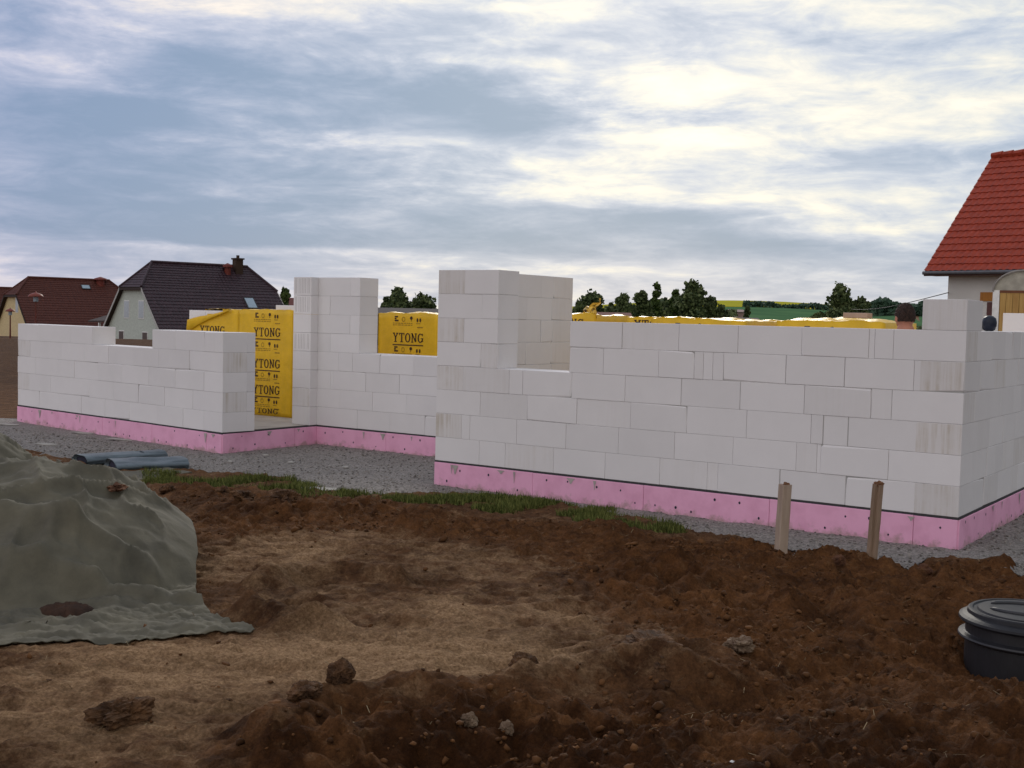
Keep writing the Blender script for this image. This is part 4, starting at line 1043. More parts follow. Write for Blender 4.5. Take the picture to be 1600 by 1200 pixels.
# tank shaft
BLK=simple('black_plastic',(.022,.022,.026),.45,scale=6,dark=(.014,.014,.017),bump=.1,bscale=20,spec=.5)
BLKD=simple('dusty_black_plastic',(.020,.020,.023),.5,scale=5,dark=(.009,.009,.012),bump=.1,bscale=20,spec=.3)
pt=at(1606,985,6.42); tank=empty('tank_shaft',(pt[0],pt[1],0),'round black plastic tank shaft with a ribbed lid at the right edge','tank shaft',rz=.2)
mb=MBd(); lathe(mb,[(.318,-.45),(.318,-.165),(.330,-.160),(.352,-.150),(.356,-.142),(.352,-.134),(.325,-.128),(.318,-.124),(.318,-.07)],64); mb.build('shaft_body',BLK,tank,smooth=False)
mb=MBd(); lathe(mb,[(.322,-.069),(.345,-.064),(.355,-.052),(.352,-.040),(.335,-.030),(.312,-.022),(.308,-.004),(.300,.002),(.285,.002),(.278,-.006),(.262,-.006),(.255,.004),(.20,.008),(.0001,.010)],64)
lid=mb.build('lid',BLKD,tank)
for o in tank.children:
    for p_ in o.data.polygons: p_.use_smooth=False
mb=MBd()
for k in (-1,1):
    arc=[]
    for q in range(15):
        a=-.95+1.9*q/14; arc.append((.235*math.sin(a)*1.0,k*(.17*math.cos(a)-.035),.010))
    tube(mb,arc,[.004]+[.013]*13+[.004],8)
mb.build('lid_rib',BLK,lid,smooth=True)

# ---------------------------------------------------------------- worker behind the wall
hp=at(1421,497,10.75); HX,HY,HZ=hp
def person():
    e=empty('person',(HX,HY,0),'person with short dark hair and white shirt bending behind the long wall','person',rz=.75)
    sc=HZ/1.60
    bm=bmesh.new(); sk=bm.verts.layers.skin.verify()
    J={}
    def jv(n,co,r_):
        v=bm.verts.new(co); v[sk].radius=(r_,r_*.9) ; J[n]=v; return v
    # faces -x..: the back is turned to the camera (facing +y), head bowed
    jv('pel',(0,0,.93),.125); jv('wai',(0,.02,1.08),.12); jv('che',(0,.04,1.28),.145); jv('nk',(-.02,.04,1.44),.085); jv('hb',(0,.07,1.52),.062); jv('hd',(0.0,.085,1.60),.083); jv('ht',(0.0,.09,1.655),.07)
    for s,n in ((-1,'l'),(1,'r')):
        jv('sh'+n,(s*.18,.04,1.37),.062); jv('el'+n,(s*.27,.12,1.10),.042); jv('wr'+n,(s*.22,.34,1.0),.030); jv('pa'+n,(s*.20,.42,.98),.034)
        for q in range(4):
            jv('f%s%d'%(n,q),(s*.20+(q-1.5)*.021,.48,.965),.0095); jv('g%s%d'%(n,q),(s*.20+(q-1.5)*.021,.505+(.008 if q in(1,2) else 0),.935),.008)
        jv('t'+n,(s*.20-s*.045,.43,.955),.010); jv('u'+n,(s*.20-s*.055,.465,.935),.009)
        jv('hip'+n,(s*.09,0,.88),.095); jv('kn'+n,(s*.11,.03,.48),.062); jv('an'+n,(s*.11,-.02,.09),.042); jv('to'+n,(s*.12,.15,.035),.035)
    E_=[('pel','wai'),('wai','che'),('che','nk'),('nk','hb'),('hb','hd'),('hd','ht')]
    for n in 'lr':
        E_+= [('che','sh'+n),('sh'+n,'el'+n),('el'+n,'wr'+n),('wr'+n,'pa'+n),('pel','hip'+n),('hip'+n,'kn'+n),('kn'+n,'an'+n),('an'+n,'to'+n),('pa'+n,'t'+n),('t'+n,'u'+n)]
        for q in range(4): E_+= [('pa'+n,'f%s%d'%(n,q)),('f%s%d'%(n,q),'g%s%d'%(n,q))]
    for a,b in E_: bm.edges.new((J[a],J[b]))
    J['pel'][sk].use_root=True
    me=bpy.data.meshes.new('body'); bm.to_mesh(me); bm.free()
    skin=simple('skin',(.42,.18,.115),.6,scale=12,var=.08)
    o=link('body',me,skin,e); o.modifiers.new('skin','SKIN'); s_=o.modifiers.new('sub','SUBSURF'); s_.levels=2; s_.render_levels=2
    # ears, nose, jaw join the body surface through a remesh
    bm=bmesh.new()
    def ell(c,r3,rot=None):
        m=Matrix.Translation(c)@(rot or Matrix.Identity(4))@Matrix.Diagonal((*r3,1)); bmesh.ops.create_uvsphere(bm,u_segments=20,v_segments=14,radius=1,matrix=m)
    ell((0,.085,1.61),(.078,.098,.112)); ell((0,.125,1.555),(.055,.062,.055)); ell((0,.19,1.585),(.014,.02,.028)); ell((0,.172,1.555),(.025,.012,.008))
    for s in (-1,1): ell((s*.082,.085,1.590),(.012,.022,.033)); ell((s*.03,.172,1.612),(.012,.008,.008))
    ell((-.012,.045,1.475),(.082,.075,.085))
    me2=bpy.data.meshes.new('tmp'); bm.to_mesh(me2); bm.free(); t=bpy.data.objects.new('tmp',me2); C.objects.link(t); t.parent=e
    dg=bpy.context.evaluated_depsgraph_get(); dg.update()
    A_m=bpy.data.meshes.new_from_object(o.evaluated_get(dg)); bm=bmesh.new(); bm.from_mesh(A_m); bm.from_mesh(me2); jm=bpy.data.meshes.new('body'); bm.to_mesh(jm); bm.free()
    bpy.data.objects.remove(t); o.modifiers.clear(); o.data=jm; jm.materials.clear(); jm.materials.append(skin)
    rm=o.modifiers.new('remesh','REMESH'); rm.mode='VOXEL'; rm.voxel_size=.0075; rm.use_smooth_shade=True
    sm=o.modifiers.new('smooth','SMOOTH'); sm.iterations=3
    # hair cap with uneven surface
    bm=bmesh.new(); bmesh.ops.create_uvsphere(bm,u_segments=64,v_segments=40,radius=1)
    dl=[v for v in bm.verts if v.co.z<-.55+ (.95 if v.co.y>.45 else 0)*1.0 and True]
    bmesh.ops.delete(bm,geom=[v for v in bm.verts if v.co.z< (-.42 if v.co.y<.1 else -.05 if v.co.y<.6 else .45)],context='VERTS')
    for v in bm.verts:
        k=1+.05*mnoise.noise(v.co*9)+.05*mnoise.noise(v.co*24); v.co=Vector((v.co.x*.087*k,.085+v.co.y*.108*k,1.615+v.co.z*.122*k))
    me=bpy.data.meshes.new('hair'); bm.to_mesh(me); bm.free(); hm=simple('dark_hair',(.028,.014,.009),.75,scale=40,var=.5,bump=.9,bscale=120,bdist=.006)
    h=link('hair',me,hm,e); sdm=h.modifiers.new('t','SOLIDIFY'); sdm.thickness=.012
    # clothing
    def garment(nm,pts,mat,rad,n=20,sq=.8):
        mb=MBd(); tube(mb,pts,rad,n,0,False,sq); return mb.build(nm,mat,e,smooth=True)
    shirt=simple('white_shirt',(.72,.72,.72),.8,bump=.3,bscale=14)
    mb=MBd(); tube(mb,[(0,0,.88),(0,.02,1.08),(0,.04,1.28),(0,.045,1.37),(0,.05,1.425),(0,.05,1.455)],[.165,.16,.19,.19,.12,.078],24,0,False,.72)
    for s in (-1,1): tube(mb,[(s*.12,.04,1.37),(s*.19,.045,1.37),(s*.26,.10,1.17)],[.075,.078,.066],14,0,False,1)
    mb.build('shirt',shirt,e,smooth=True)
    mb=MBd()
    for s in (-1,1): tube(mb,[(s*.07,0,.93),(s*.09,0,.86),(s*.11,.03,.48),(s*.11,-.02,.08)],[.12,.115,.08,.065],16,0,False,1)
    mb.build('trousers',simple('work_trousers',(.06,.07,.10),.9),e,smooth=True)
    e.scale=(sc,sc,sc)
    return e
person()
# small dark tub on the right wall
pb=at(1548,509,11.9); pbx=solveX(1548,2,1.5)
q=onX(1549,516,-.12); e=empty('round_tub',(-.14,float(q[1]),1.5),'small dark round tub standing on the side wall beside the corner block','tub')
mb=MBd(); lathe(mb,[(.03,.0),(.05,.01),(.062,.05),(.064,.08),(.055,.115),(.03,.135),(.001,.14)],28); mb.build('tub_body',simple('dark_blue_plastic',(.012,.016,.03),.4),e,smooth=True)
mb=MBd(); mb.box((-.10,-.03,0),(-.06,.03,.09),0,.01); mb.build('pale_cloth',WHITEP,e)

# ---------------------------------------------------------------- roofs and houses
def tilemat(name,c0_,c1_,rough=.6,sc=3):
    return simple(name,c1_,rough,scale=sc,dark=c0_,bump=.2,bscale=30,dpos=(.3,.7),spec=.35)
def patch(mb,A,B,D,Cc,e_dir,up_dir,nrm,tw=.30,th=.34,amp=.03,o=None,per=6,mi=0):
    """bilinear roof patch A(lower left) B(lower right) Cc(upper right) D(upper left) with pantile relief measured along e_dir/up_dir"""
    A,B,Cc,D=[np.array(x,float) for x in (A,B,Cc,D)]; e_dir=np.array(e_dir,float); up_dir=np.array(up_dir,float); nrm=np.array(nrm,float)
    W=max(np.linalg.norm(B-A),np.linalg.norm(Cc-D)); Hh=max(np.linalg.norm(D-A),np.linalg.norm(Cc-B))
    nu=max(2,int(W/tw*per)); nr=max(1,int(round(Hh/th)))
    vr=[]
    for r_ in range(nr): vr+=[r_/nr+1e-4,(r_+1)/nr-1e-4]
    O=A if o is None else np.array(o,float)
    vs=[]
    for k,t in enumerate(vr):
        for i in range(nu+1):
            s=i/nu; P=(A*(1-s)+B*s)*(1-t)+(D*(1-s)+Cc*s)*t
            cph=((P-O)@e_dir)/tw*2*math.pi
            h=amp*(.5+.5*math.sin(cph))**.8*1.0+ (amp*1.1 if k%2==0 else 0)
            vs.append(P+nrm*h)
    fs=[(k*(nu+1)+i,k*(nu+1)+i+1,(k+1)*(nu+1)+i+1,(k+1)*(nu+1)+i) for k in range(len(vr)-1) for i in range(nu)]
    mb.add(vs,fs,mi)
def halfhip_house(name,label,P,ang,ridge,slope_z,eave_z,hip_drop,ground,roofm,wallm,trim,hip_run,chim=None,win=True,depth_hip=None,skyl=True,tw=.3,cellar=True,vent=None):
    """P = near ridge end (x,y,z). ridge runs along local +y; gable (front) looks to local -y."""
    e=empty(name,(P[0],P[1],ground),label,'house',rz=ang)
    rz_=P[2]-ground; ez=eave_z-ground; hz=rz_-hip_drop
    half=(rz_-ez)/slope_z; hh=hip_drop/slope_z
    y0=-hip_run; y1=ridge+hip_run; Lr=ridge
    # roof : ridge from (0,0,rz) to (0,Lr,rz); hip foot at y0
    mb=MBd(); c=1/math.hypot(1,slope_z); s=slope_z*c
    for sd_ in (1,-1):
        nrm=(s*sd_,0,c); upd=(-c*sd_,0,s)
        A=(sd_*hh,y0,hz);B=(sd_*hh,y1,hz);D=(0,0,rz_);Cc=(0,Lr,rz_)
        patch(mb,A,B,D,Cc,(0,1,0),upd,nrm,tw,o=(0,0,0))
        A=(sd_*half,y0,ez);B=(sd_*half,y1,ez);D2=(sd_*hh,y0,hz);C2=(sd_*hh,y1,hz)
        patch(mb,A,B,D2,C2,(0,1,0),upd,nrm,tw,o=(0,0,0))
    for (yy,ye,sg) in ((y0,0,-1),(y1,Lr,1)):
        L_=math.hypot(hip_run,hip_drop); nrm=(0,sg*hip_drop/L_,hip_run/L_)
        patch(mb,(-hh,yy,hz),(hh,yy,hz),(-.01,ye,rz_),(.01,ye,rz_),(1,0,0),(0,0,1),nrm,tw,o=(0,0,0))
    roof=mb.build('roof',roofm,e)
    # thickness/soffit board under the roof skin
    mb=MBd()
    for sd_ in (1,-1):
        q=.16
        vs=[(sd_*half,y0,ez-.02),(sd_*half,y1,ez-.02),(sd_*hh,y1,hz-.02),(sd_*hh,y0,hz-.02)]
        v2=[(x_,y_,z_-q) for x_,y_,z_ in vs]
        mb.add(vs+v2,[(0,1,2,3),(7,6,5,4),(0,4,5,1),(1,5,6,2),(2,6,7,3),(3,7,4,0)])
    for sd_ in (1,-1):
        vs=[(sd_*hh,y0,hz-.03),(sd_*hh,y1,hz-.03),(0,Lr,rz_-.03),(0,0,rz_-.03)]; mb.add(vs,[(0,1,2,3)])
    for yy,ye in ((y0,0),(y1,Lr)): mb.add([(-hh,yy,hz-.03),(hh,yy,hz-.03),(0,ye,rz_-.03)],[(0,1,2)])
    vs=[(-hh,y0,hz-.02),(hh,y0,hz-.02),(hh,y0,hz-.2),(-hh,y0,hz-.2),(-hh+.1,y0+1.0,hz+.0),(hh-.1,y0+1.0,hz+.0)]
    mb.add(vs,[(0,1,2,3),(3,2,5,4)])
    mb.build('underlay',DTRIM,roof,fix=True)
    for sd_ in (-1,1): mb=MBd(); mb.add([(sd_*half,y0-.03,ez),(sd_*hh,y0-.03,hz),(sd_*hh,y0-.03,hz-.24),(sd_*half,y0-.03,ez-.24),(sd_*half,y0-.005,ez),(sd_*hh,y0-.005,hz),(sd_*hh,y0-.005,hz-.24),(sd_*half,y0-.005,ez-.24)],[(0,1,2,3),(7,6,5,4),(3,2,6,7),(0,4,5,1)]); mb.build('verge_board',trim,roof,fix=True)
    mb=MBd(); tube(mb,[(0,-.05,rz_+.05),(0,Lr+.05,rz_+.05)],.12,8)
    for sd_ in (1,-1):
        tube(mb,[(0,0,rz_+.05),(sd_*hh,y0,hz+.06)],.10,8); tube(mb,[(0,Lr,rz_+.05),(sd_*hh,y1,hz+.06)],.10,8)
    mb.build('ridge_tile',roofm,roof)
    # walls
    oh=.35; wx=half-.30; wy0=y0+oh; wy1=y1-oh
    def prof(x_): return min(hz-.15,ez+(half-abs(x_))*slope_z-.18)
    xs=[-wx,-hh,hh,wx]; ring=[(x_,prof(x_)) for x_ in xs]
    mb=MBd(); f=[(-wx,0)]+ring+[(wx,0)]
    f=[(-wx,0),(wx,0)]+ring[::-1]; n=len(f)
    vs=[(a,wy0,b) for a,b in f]+[(a,wy1,b) for a,b in f]
    mb.add(vs,[tuple(range(n)),tuple(range(n,2*n))[::-1]]+[(i,n+i,n+(i+1)%n,(i+1)%n) for i in range(n)])
    mb.build('wall',wallm,e,fix=True)
    if win:
        for (cx_,zc,ww,hh_) in win:
            mb=MBd(); mb.box((cx_-ww/2-.07,wy0-.03,zc-hh_/2-.07),(cx_+ww/2+.07,wy0+.02,zc+hh_/2+.07)); wo=mb.build('window',WHITEP,e)
            mb=MBd(); mb.box((cx_-ww/2,wy0-.045,zc-hh_/2),(cx_+ww/2,wy0-.031,zc+hh_/2)); mb.build('pane',GLASS if hh_>.7 else HOLEG,wo)
    if chim:
        for (yy,xx,w_,h_,mt,nm) in chim:
            z=rz_-abs(xx)*slope_z; mb=MBd()
            if nm=='chimney':
                mb.box((xx-w_/2,yy-w_/2,z-.6),(xx+w_/2,yy+w_/2,rz_+h_)); mb.box((xx-w_/2-.08,yy-w_/2-.08,rz_+h_+.002),(xx+w_/2+.08,yy+w_/2+.08,rz_+h_+.12)); tube(mb,[(xx,yy,rz_+h_+.1),(xx,yy,rz_+h_+.35)],.13,8)
                mb.build('chimney',mt,roof)
            else:
                tube(mb,[(xx,yy,z-.3),(xx,yy,z+h_)],w_/2,10); lathe(mb,[(w_*.8,0),(w_*.75,.15),(.05,.32)],12,0,(xx,yy,z+h_)); mb.build('vent',mt,roof)
    if skyl:
        for (yy,xx,w_,l_) in skyl:
            z=rz_-xx*slope_z; mb=MBd(); m=Matrix.Translation((xx,yy,z+.06))@Matrix.Rotation(math.atan(slope_z),4,'Y')
            mb.box((-l_/2,-w_/2,0),(l_/2,w_/2,.08),0,0,m); mb.box((-l_/2+.08,-w_/2+.08,.081),(l_/2-.08,w_/2-.08,.09),1,0,m); mb.build('roof_window',[MEMB,SKYG],roof)
    return e
GLASS=simple('window_glass',(.42,.47,.50),.15,spec=.6); HOLEG=simple('dark_glass',(.08,.055,.045),.3)
SKYG=simple('reflecting_glass',(.30,.40,.48),.1,spec=.8)
PUR=tilemat('dark_purple_tiles',(.022,.010,.015),(.058,.028,.036),.5)
BRN=tilemat('red_brown_tiles',(.070,.018,.012),(.105,.030,.018),.7)
MINT=simple('pale_mint_render',(.50,.54,.48),.9); CREAM=simple('cream_render',(.62,.50,.28),.9)
TRIM=simple('grey_white_trim',(.45,.44,.42),.7); DTRIM=simple('dark_trim',(.04,.025,.02),.7)
P=at(237,410,92); hz_=P[2]
halfhip_house('house','house with a dark purple half-hipped tile roof and mint white gable wall',P,math.radians(-13.9),8.1,1.0,-.35,1.95,-2.6,PUR,MINT,TRIM,1.7,
   chim=[(7.1,.35,.62,.55,simple('dark_chimney',(.05,.03,.02),.8),'chimney'),(6.1,.55,.5,.45,simple('red_vent',(.16,.03,.02),.6),'vent')],
   win=[(-1.35,4.05,.85,1.25),(1.25,4.05,.85,1.25),(-2.3,2.05,.8,.6),(1.9,2.05,.8,.6)],skyl=[(6.8,3.0,.9,1.2)])
P=at(44,434,116)
halfhip_house('house','house with a red-brown half-hipped roof and cream gable at the left',P,math.radians(-14),8.0,1.0,-1.0,1.7,-2.4,BRN,CREAM,DTRIM,1.7,
   chim=[(7.0,.3,.8,.35,simple('round_red_vent',(.17,.035,.025),.6),'vent')],win=[(.9,4.0,.6,1.3)],skyl=[(5.3,.8,.9,.6)])
P=at(-60,448,140)
halfhip_house('house','house roof of brown tiles just showing at the left photo edge',P,math.radians(-14),8.5,1.0,-1.2,1.5,-2.6,BRN,CREAM,DTRIM,1.7,chim=None,win=[(.9,4.0,.6,1.2)],skyl=None)
# carport between the two houses
P=at(161,520,100); e=empty('carport',(P[0],P[1],-2.6),'small lean-to carport with dark roof between the two left houses','carport',rz=math.radians(-14)+YAW*0)
mb=MBd(); mb.add([(-3.2,0,3.0),(2.4,0,3.1),(2.0,3.2,4.1),(-2.2,3.2,4.1),(-3.2,0,2.88),(2.4,0,2.98)],[(0,1,2,3),(4,5,1,0)]); mb.build('roof',DTRIM,e)
for x_ in (-1.2,1.2): mb=MBd(); mb.box((x_-.09,.1,0),(x_+.09,.28,2.9)); mb.build('post',WHITEP,e)
mb=MBd(); mb.box((-2.4,2.8,0),(2,3.0,2.95)); mb.build('back_wall',simple('ochre_wall',(.30,.22,.08),.9),e)
# right house: its near roof side seen with the verge running up to the ridge
def righthouse():
    th=None
    P=at(1443.5,424.5,43)
    best=None
    for k in range(0,60):
        a=-math.radians(k); s=np.array([-math.sin(a),math.cos(a),0.0])
        # walk up a 45 deg slope until the ridge height of the photo is met
        for hgt in np.arange(3.5,5.5,.05):
            Q=P+s*hgt/1.02+np.array([0,0,hgt]); u,v=prj(Q); err=(u-1551)**2+(v-246)**2
            if best is None or err<best[0]: best=(err,a,hgt)
    _,a,hgt=best; run=hgt/1.02
    e=empty('house',(P[0],P[1],-.3),'house with a bright red pantile roof and white rendered wall at the right edge','house',rz=a)
    ez=P[2]+.3; W=13.0
    mb=MBd(); Ln=math.hypot(run,hgt)
    patch(mb,(0,0,ez),(W,0,ez),(0,run,ez+hgt),(W,run,ez+hgt),(1,0,0),(0,run/Ln,hgt/Ln),(0,-hgt/Ln,run/Ln),.235,.345,.028,per=8)
    patch(mb,(W,2*run,ez),(0,2*run,ez),(W,run,ez+hgt),(0,run,ez+hgt),(1,0,0),(0,-run/Ln,hgt/Ln),(0,hgt/Ln,run/Ln),.235,.345,.035,per=4)
    RED=tilemat('red_pantiles',(.22,.026,.010),(.37,.048,.017),.6,6); roof=mb.build('roof',RED,e)
    mb=MBd()
    for k in range(32): x0=k*.41; tube(mb,[(x0,run,ez+hgt+.05),(x0+.43,run,ez+hgt+.07)],[.12,.14],8)
    mb.build('ridge_tile',RED,roof)
    mb=MBd(); mb.add([(0.01,0,ez-.02),(0.01,run,ez+hgt-.02),(0.01,2*run,ez-.02),(0.01,2*run,ez-.2),(0.01,run,ez+hgt-.22),(0.01,0,ez-.16),(.06,0,ez-.16),(.06,run,ez+hgt-.22),(.06,0,ez-.02),(.06,run,ez+hgt-.02)],[(0,1,4,5),(1,2,3,4),(6,7,9,8)])
    mb.build('verge_board',WHITEP,roof,fix=True)
    mb=MBd(); mb.add([(.02,.02,ez-.01),(W,.02,ez-.01),(W,run,ez+hgt-.03),(.02,run,ez+hgt-.03),(.02,2*run,ez-.01),(W,2*run,ez-.01)],[(0,1,2,3),(3,2,5,4)]); mb.build('underlay',DTRIM,roof)
    mb=MBd(); mb.box((.0,.0,ez-.16),(W,.03,ez+.005)); mb.build('fascia',simple('brown_fascia',(.10,.05,.04),.7),e)
    # soffit and gutter
    mb=MBd(); mb.box((.05,.02,ez-.14),(W,.75,ez-.10)); mb.build('soffit',simple('grey_soffit',(.30,.31,.33),.8),e)
    mb=MBd(); tube(mb,[(0,-.05,ez-.05),(W,-.05,ez-.05)],.065,10); mb.build('gutter',simple('zinc',(.12,.12,.13),.5,metal=.3),e)
    # wall begins where the photo shows its left corner
    x0=0
    for k in np.arange(.1,3,.01):
        c_,s_=math.cos(a),math.sin(a); Q=(P[0]+k*c_-.7*s_,P[1]+k*s_+.7*c_,P[2]-.5)
        if prj(Q)[0]>1481: x0=k; break
    mb=MBd(); f=[(.7,0),(2*run-.7,0),(2*run-.7,ez-.1),(run,ez+hgt-.75),(.7,ez-.141)]; n=5
    vs=[(x0,a_,b_) for a_,b_ in f]+[(W-.5,a_,b_) for a_,b_ in f]
    mb.add(vs,[tuple(range(n))[::-1],tuple(range(n,2*n))]+[(i,(i+1)%n,n+(i+1)%n,n+i) for i in range(n)])
    mb.build('wall',simple('white_render',(.66,.64,.60),.9,scale=1.2,var=.05),e,fix=True)
    # openings on the wall facing the camera: orange wood window, brown door leaf
    def wx(u,v=470):
        lo,hi=0,W
        for _ in range(40):
            m_=(lo+hi)/2; Q=(P[0]+m_*math.cos(a)-.7*math.sin(a),P[1]+m_*math.sin(a)+.7*math.cos(a),1.5)
            if prj(Q)[0]<u: lo=m_
            else: hi=m_
        return lo
    def wz(u,v):
        x_=wx(u); Q0=np.array([P[0]+x_*math.cos(a)-.7*math.sin(a),P[1]+x_*math.sin(a)+.7*math.cos(a),0]); d=(Q0-CAM)@HF; return at(u,v,d)[2]+.3
    xa,xb=wx(1530),wx(1562); za,zb=wz(1540,470.5),wz(1540,456.5)
    mb=MBd(); mb.box((xa,.66,za),(xb,.705,zb)); w1=mb.build('window_shutter',simple('orange_wood',(.42,.17,.03),.6,scale=5,stretch=(8,1,1)),e)
    xa,xb=wx(1541),wx(1556); mb=MBd(); mb.box((xa,.67,wz(1548,520)-.6),(xb,.706,wz(1548,472))); mb.build('brown_door',simple('brown_door_wood',(.11,.045,.04),.6),e)
    return P,a
PH,AH=righthouse()
# wooden site trailer
def trailer():
    P=at(1551,470,24); zt=at(1575,424,24)[2]; zb=at(1575,454,24)[2]
    e=empty('site_trailer',(P[0],P[1],-.27),'wood clad site trailer with rounded grey roof end at the right edge','trailer',rz=.12)
    H_=zt+.27; Hs=zb+.27; W=2.5; L_=5.0; R=.55
    mb=MBd()
    prof_=[(0,Hs)]
    for k in range(9):
        t=k/8*math.pi/2; prof_.append((R-R*math.cos(t),H_-.42+.42*math.sin(t)-.0))
    prof_+= [(W-x_,z_) for x_,z_ in prof_[::-1]]
    n=len(prof_); vs=[(x_,0,z_) for x_,z_ in prof_]+[(x_,L_,z_) for x_,z_ in prof_]
    mb.add(vs,[tuple(range(n))]+[tuple(range(n,2*n))[::-1]]+[(i,i+1,n+i+1,n+i) for i in range(n-1)])
    # eyebrow rim
    mb.build('roof',simple('weathered_roof_sheet',(.46,.43,.36),.8,scale=4,dark=(.28,.26,.22),bump=.3),e,fix=True)
    mb=MBd(); pr=[(x_-.0,z_+.012) for x_,z_ in prof_]; tube(mb,[(x_,-.03,z_) for x_,z_ in pr],.022,6); mb.build('roof_rim',simple('rim_metal',(.26,.24,.22),.6),e)
    mb=MBd(); x_=.13; k=0
    while x_<W-.14:
        mb.box((x_+.003,-.02+.003*(k%2),.5),(x_+.117,.02,Hs-.03),0,.002); x_+=.12; k+=1
    mb.build('wall_board',simple('yellow_boards',(.50,.31,.10),.7,scale=2.5,stretch=(9,1,.6),dark=(.36,.20,.06)),e)
    for q_ in (.0,W-.125):
        mb=MBd(); mb.box((q_,-.03,.45),(q_+.125,.10,Hs-.001)); mb.build('corner_post',WHITEP,e)
    mb=MBd(); mb.box((.02,.101,.45),(W-.02,L_,Hs-.002)); mb.build('cabin',simple('cabin_boards',(.42,.27,.10),.7),e)
    mb=MBd(); mb.box((.126,-.028,Hs-.05),(W-.126,-.004,Hs-.002)); mb.build('lintel_board',simple('brown_lintel',(.16,.06,.03),.7),e)
    for (a,b) in ((.0,.9),(.0,4.0),(W,.9),(W,4.0)):
        mb=MBd(); m=Matrix.Translation((a-.1 if a else -.02,b,.42))@Matrix.Rotation(math.pi/2,4,'Y'); bmv=[]
        vs=[];n=20
        for z_ in (0,.14):
            for k in range(n): vs.append(m@Vector((.42*math.cos(k*2*math.pi/n),.42*math.sin(k*2*math.pi/n),z_)))
        mb.add(vs,[tuple(range(n))[::-1],tuple(range(n,2*n))]+[(k,(k+1)%n,n+(k+1)%n,n+k) for k in range(n)]); mb.build('wheel',BLK,e)
trailer()
# street lamps
def lamp(u,v,d,hat,label,ground=-.3):
    P=at(u,v,d); Hh=P[2]-ground; e=empty('street_lamp',(P[0],P[1],ground),label,'street lamp','park lamps with red hats')
    mb=MBd(); tube(mb,[(0,0,0),(0,0,Hh*.3),(0,0,Hh-.38)],[.05,.04,.032],10); mb.build('pole',simple('red_brown_pole',(.13,.03,.02),.6),e)
    mb=MBd(); lathe(mb,[(.05,Hh-.38),(.095,Hh-.36),(.095,Hh-.16),(.05,Hh-.15)],16); mb.build('lantern',simple('lantern_glass',(.30,.36,.42),.3),e)
    mb=MBd(); lathe(mb,[(hat,Hh-.17),(hat*.97,Hh-.135),(hat*.7,Hh-.06),(hat*.35,Hh-.02),(.03,Hh+.0),(.02,Hh+.05)],20); mb.build('hat',simple('red_hat',(.20,.045,.03),.5),e,smooth=True)
lamp(56,457,48,.30,'street lamp with a red hat in front of the red-brown roof')
lamp(16,482,66,.26,'street lamp with a red hat in front of the cream gable')

# ---------------------------------------------------------------- trees, far buildings
def leafmat(name,c0_,c1_):
    m,t,b=newmat(name); a=t.nodes.new('ShaderNodeAttribute'); a.attribute_name='tone'
    r_=t.nodes.new('ShaderNodeValToRGB'); t.links.new(a.outputs['Fac'],r_.inputs[0]); r_.color_ramp.elements[0].color=c0_+(1,); r_.color_ramp.elements[1].color=c1_+(1,)
    t.links.new(r_.outputs[0],b.inputs['Base Color']); b.inputs['Roughness'].default_value=.7; b.inputs['Specular IOR Level'].default_value=.2
    b.inputs['Transmission Weight'].default_value=0
    return m
LEAF=leafmat('leaf_green',(.032,.052,.022),(.15,.18,.07)); LEAF2=leafmat('leaf_olive',(.035,.06,.018),(.10,.14,.035)); BARK=simple('bark',(.10,.075,.055),.9)
def leafmesh(pts,size,rg):
    n=len(pts); q=rg.normal(size=(n,3)); q/=np.linalg.norm(q,axis=1)[:,None]; a=np.cross(q,rg.normal(size=(n,3))); a/=np.linalg.norm(a,axis=1)[:,None]; b=np.cross(q,a)
    s=size*rg.uniform(.6,1.3,n)[:,None]
    V=np.stack([pts-a*s-b*s*.6,pts+a*s-b*s*.6,pts+a*s*.8+b*s*.6,pts-a*s*.8+b*s*.7],1).reshape(-1,3); return V
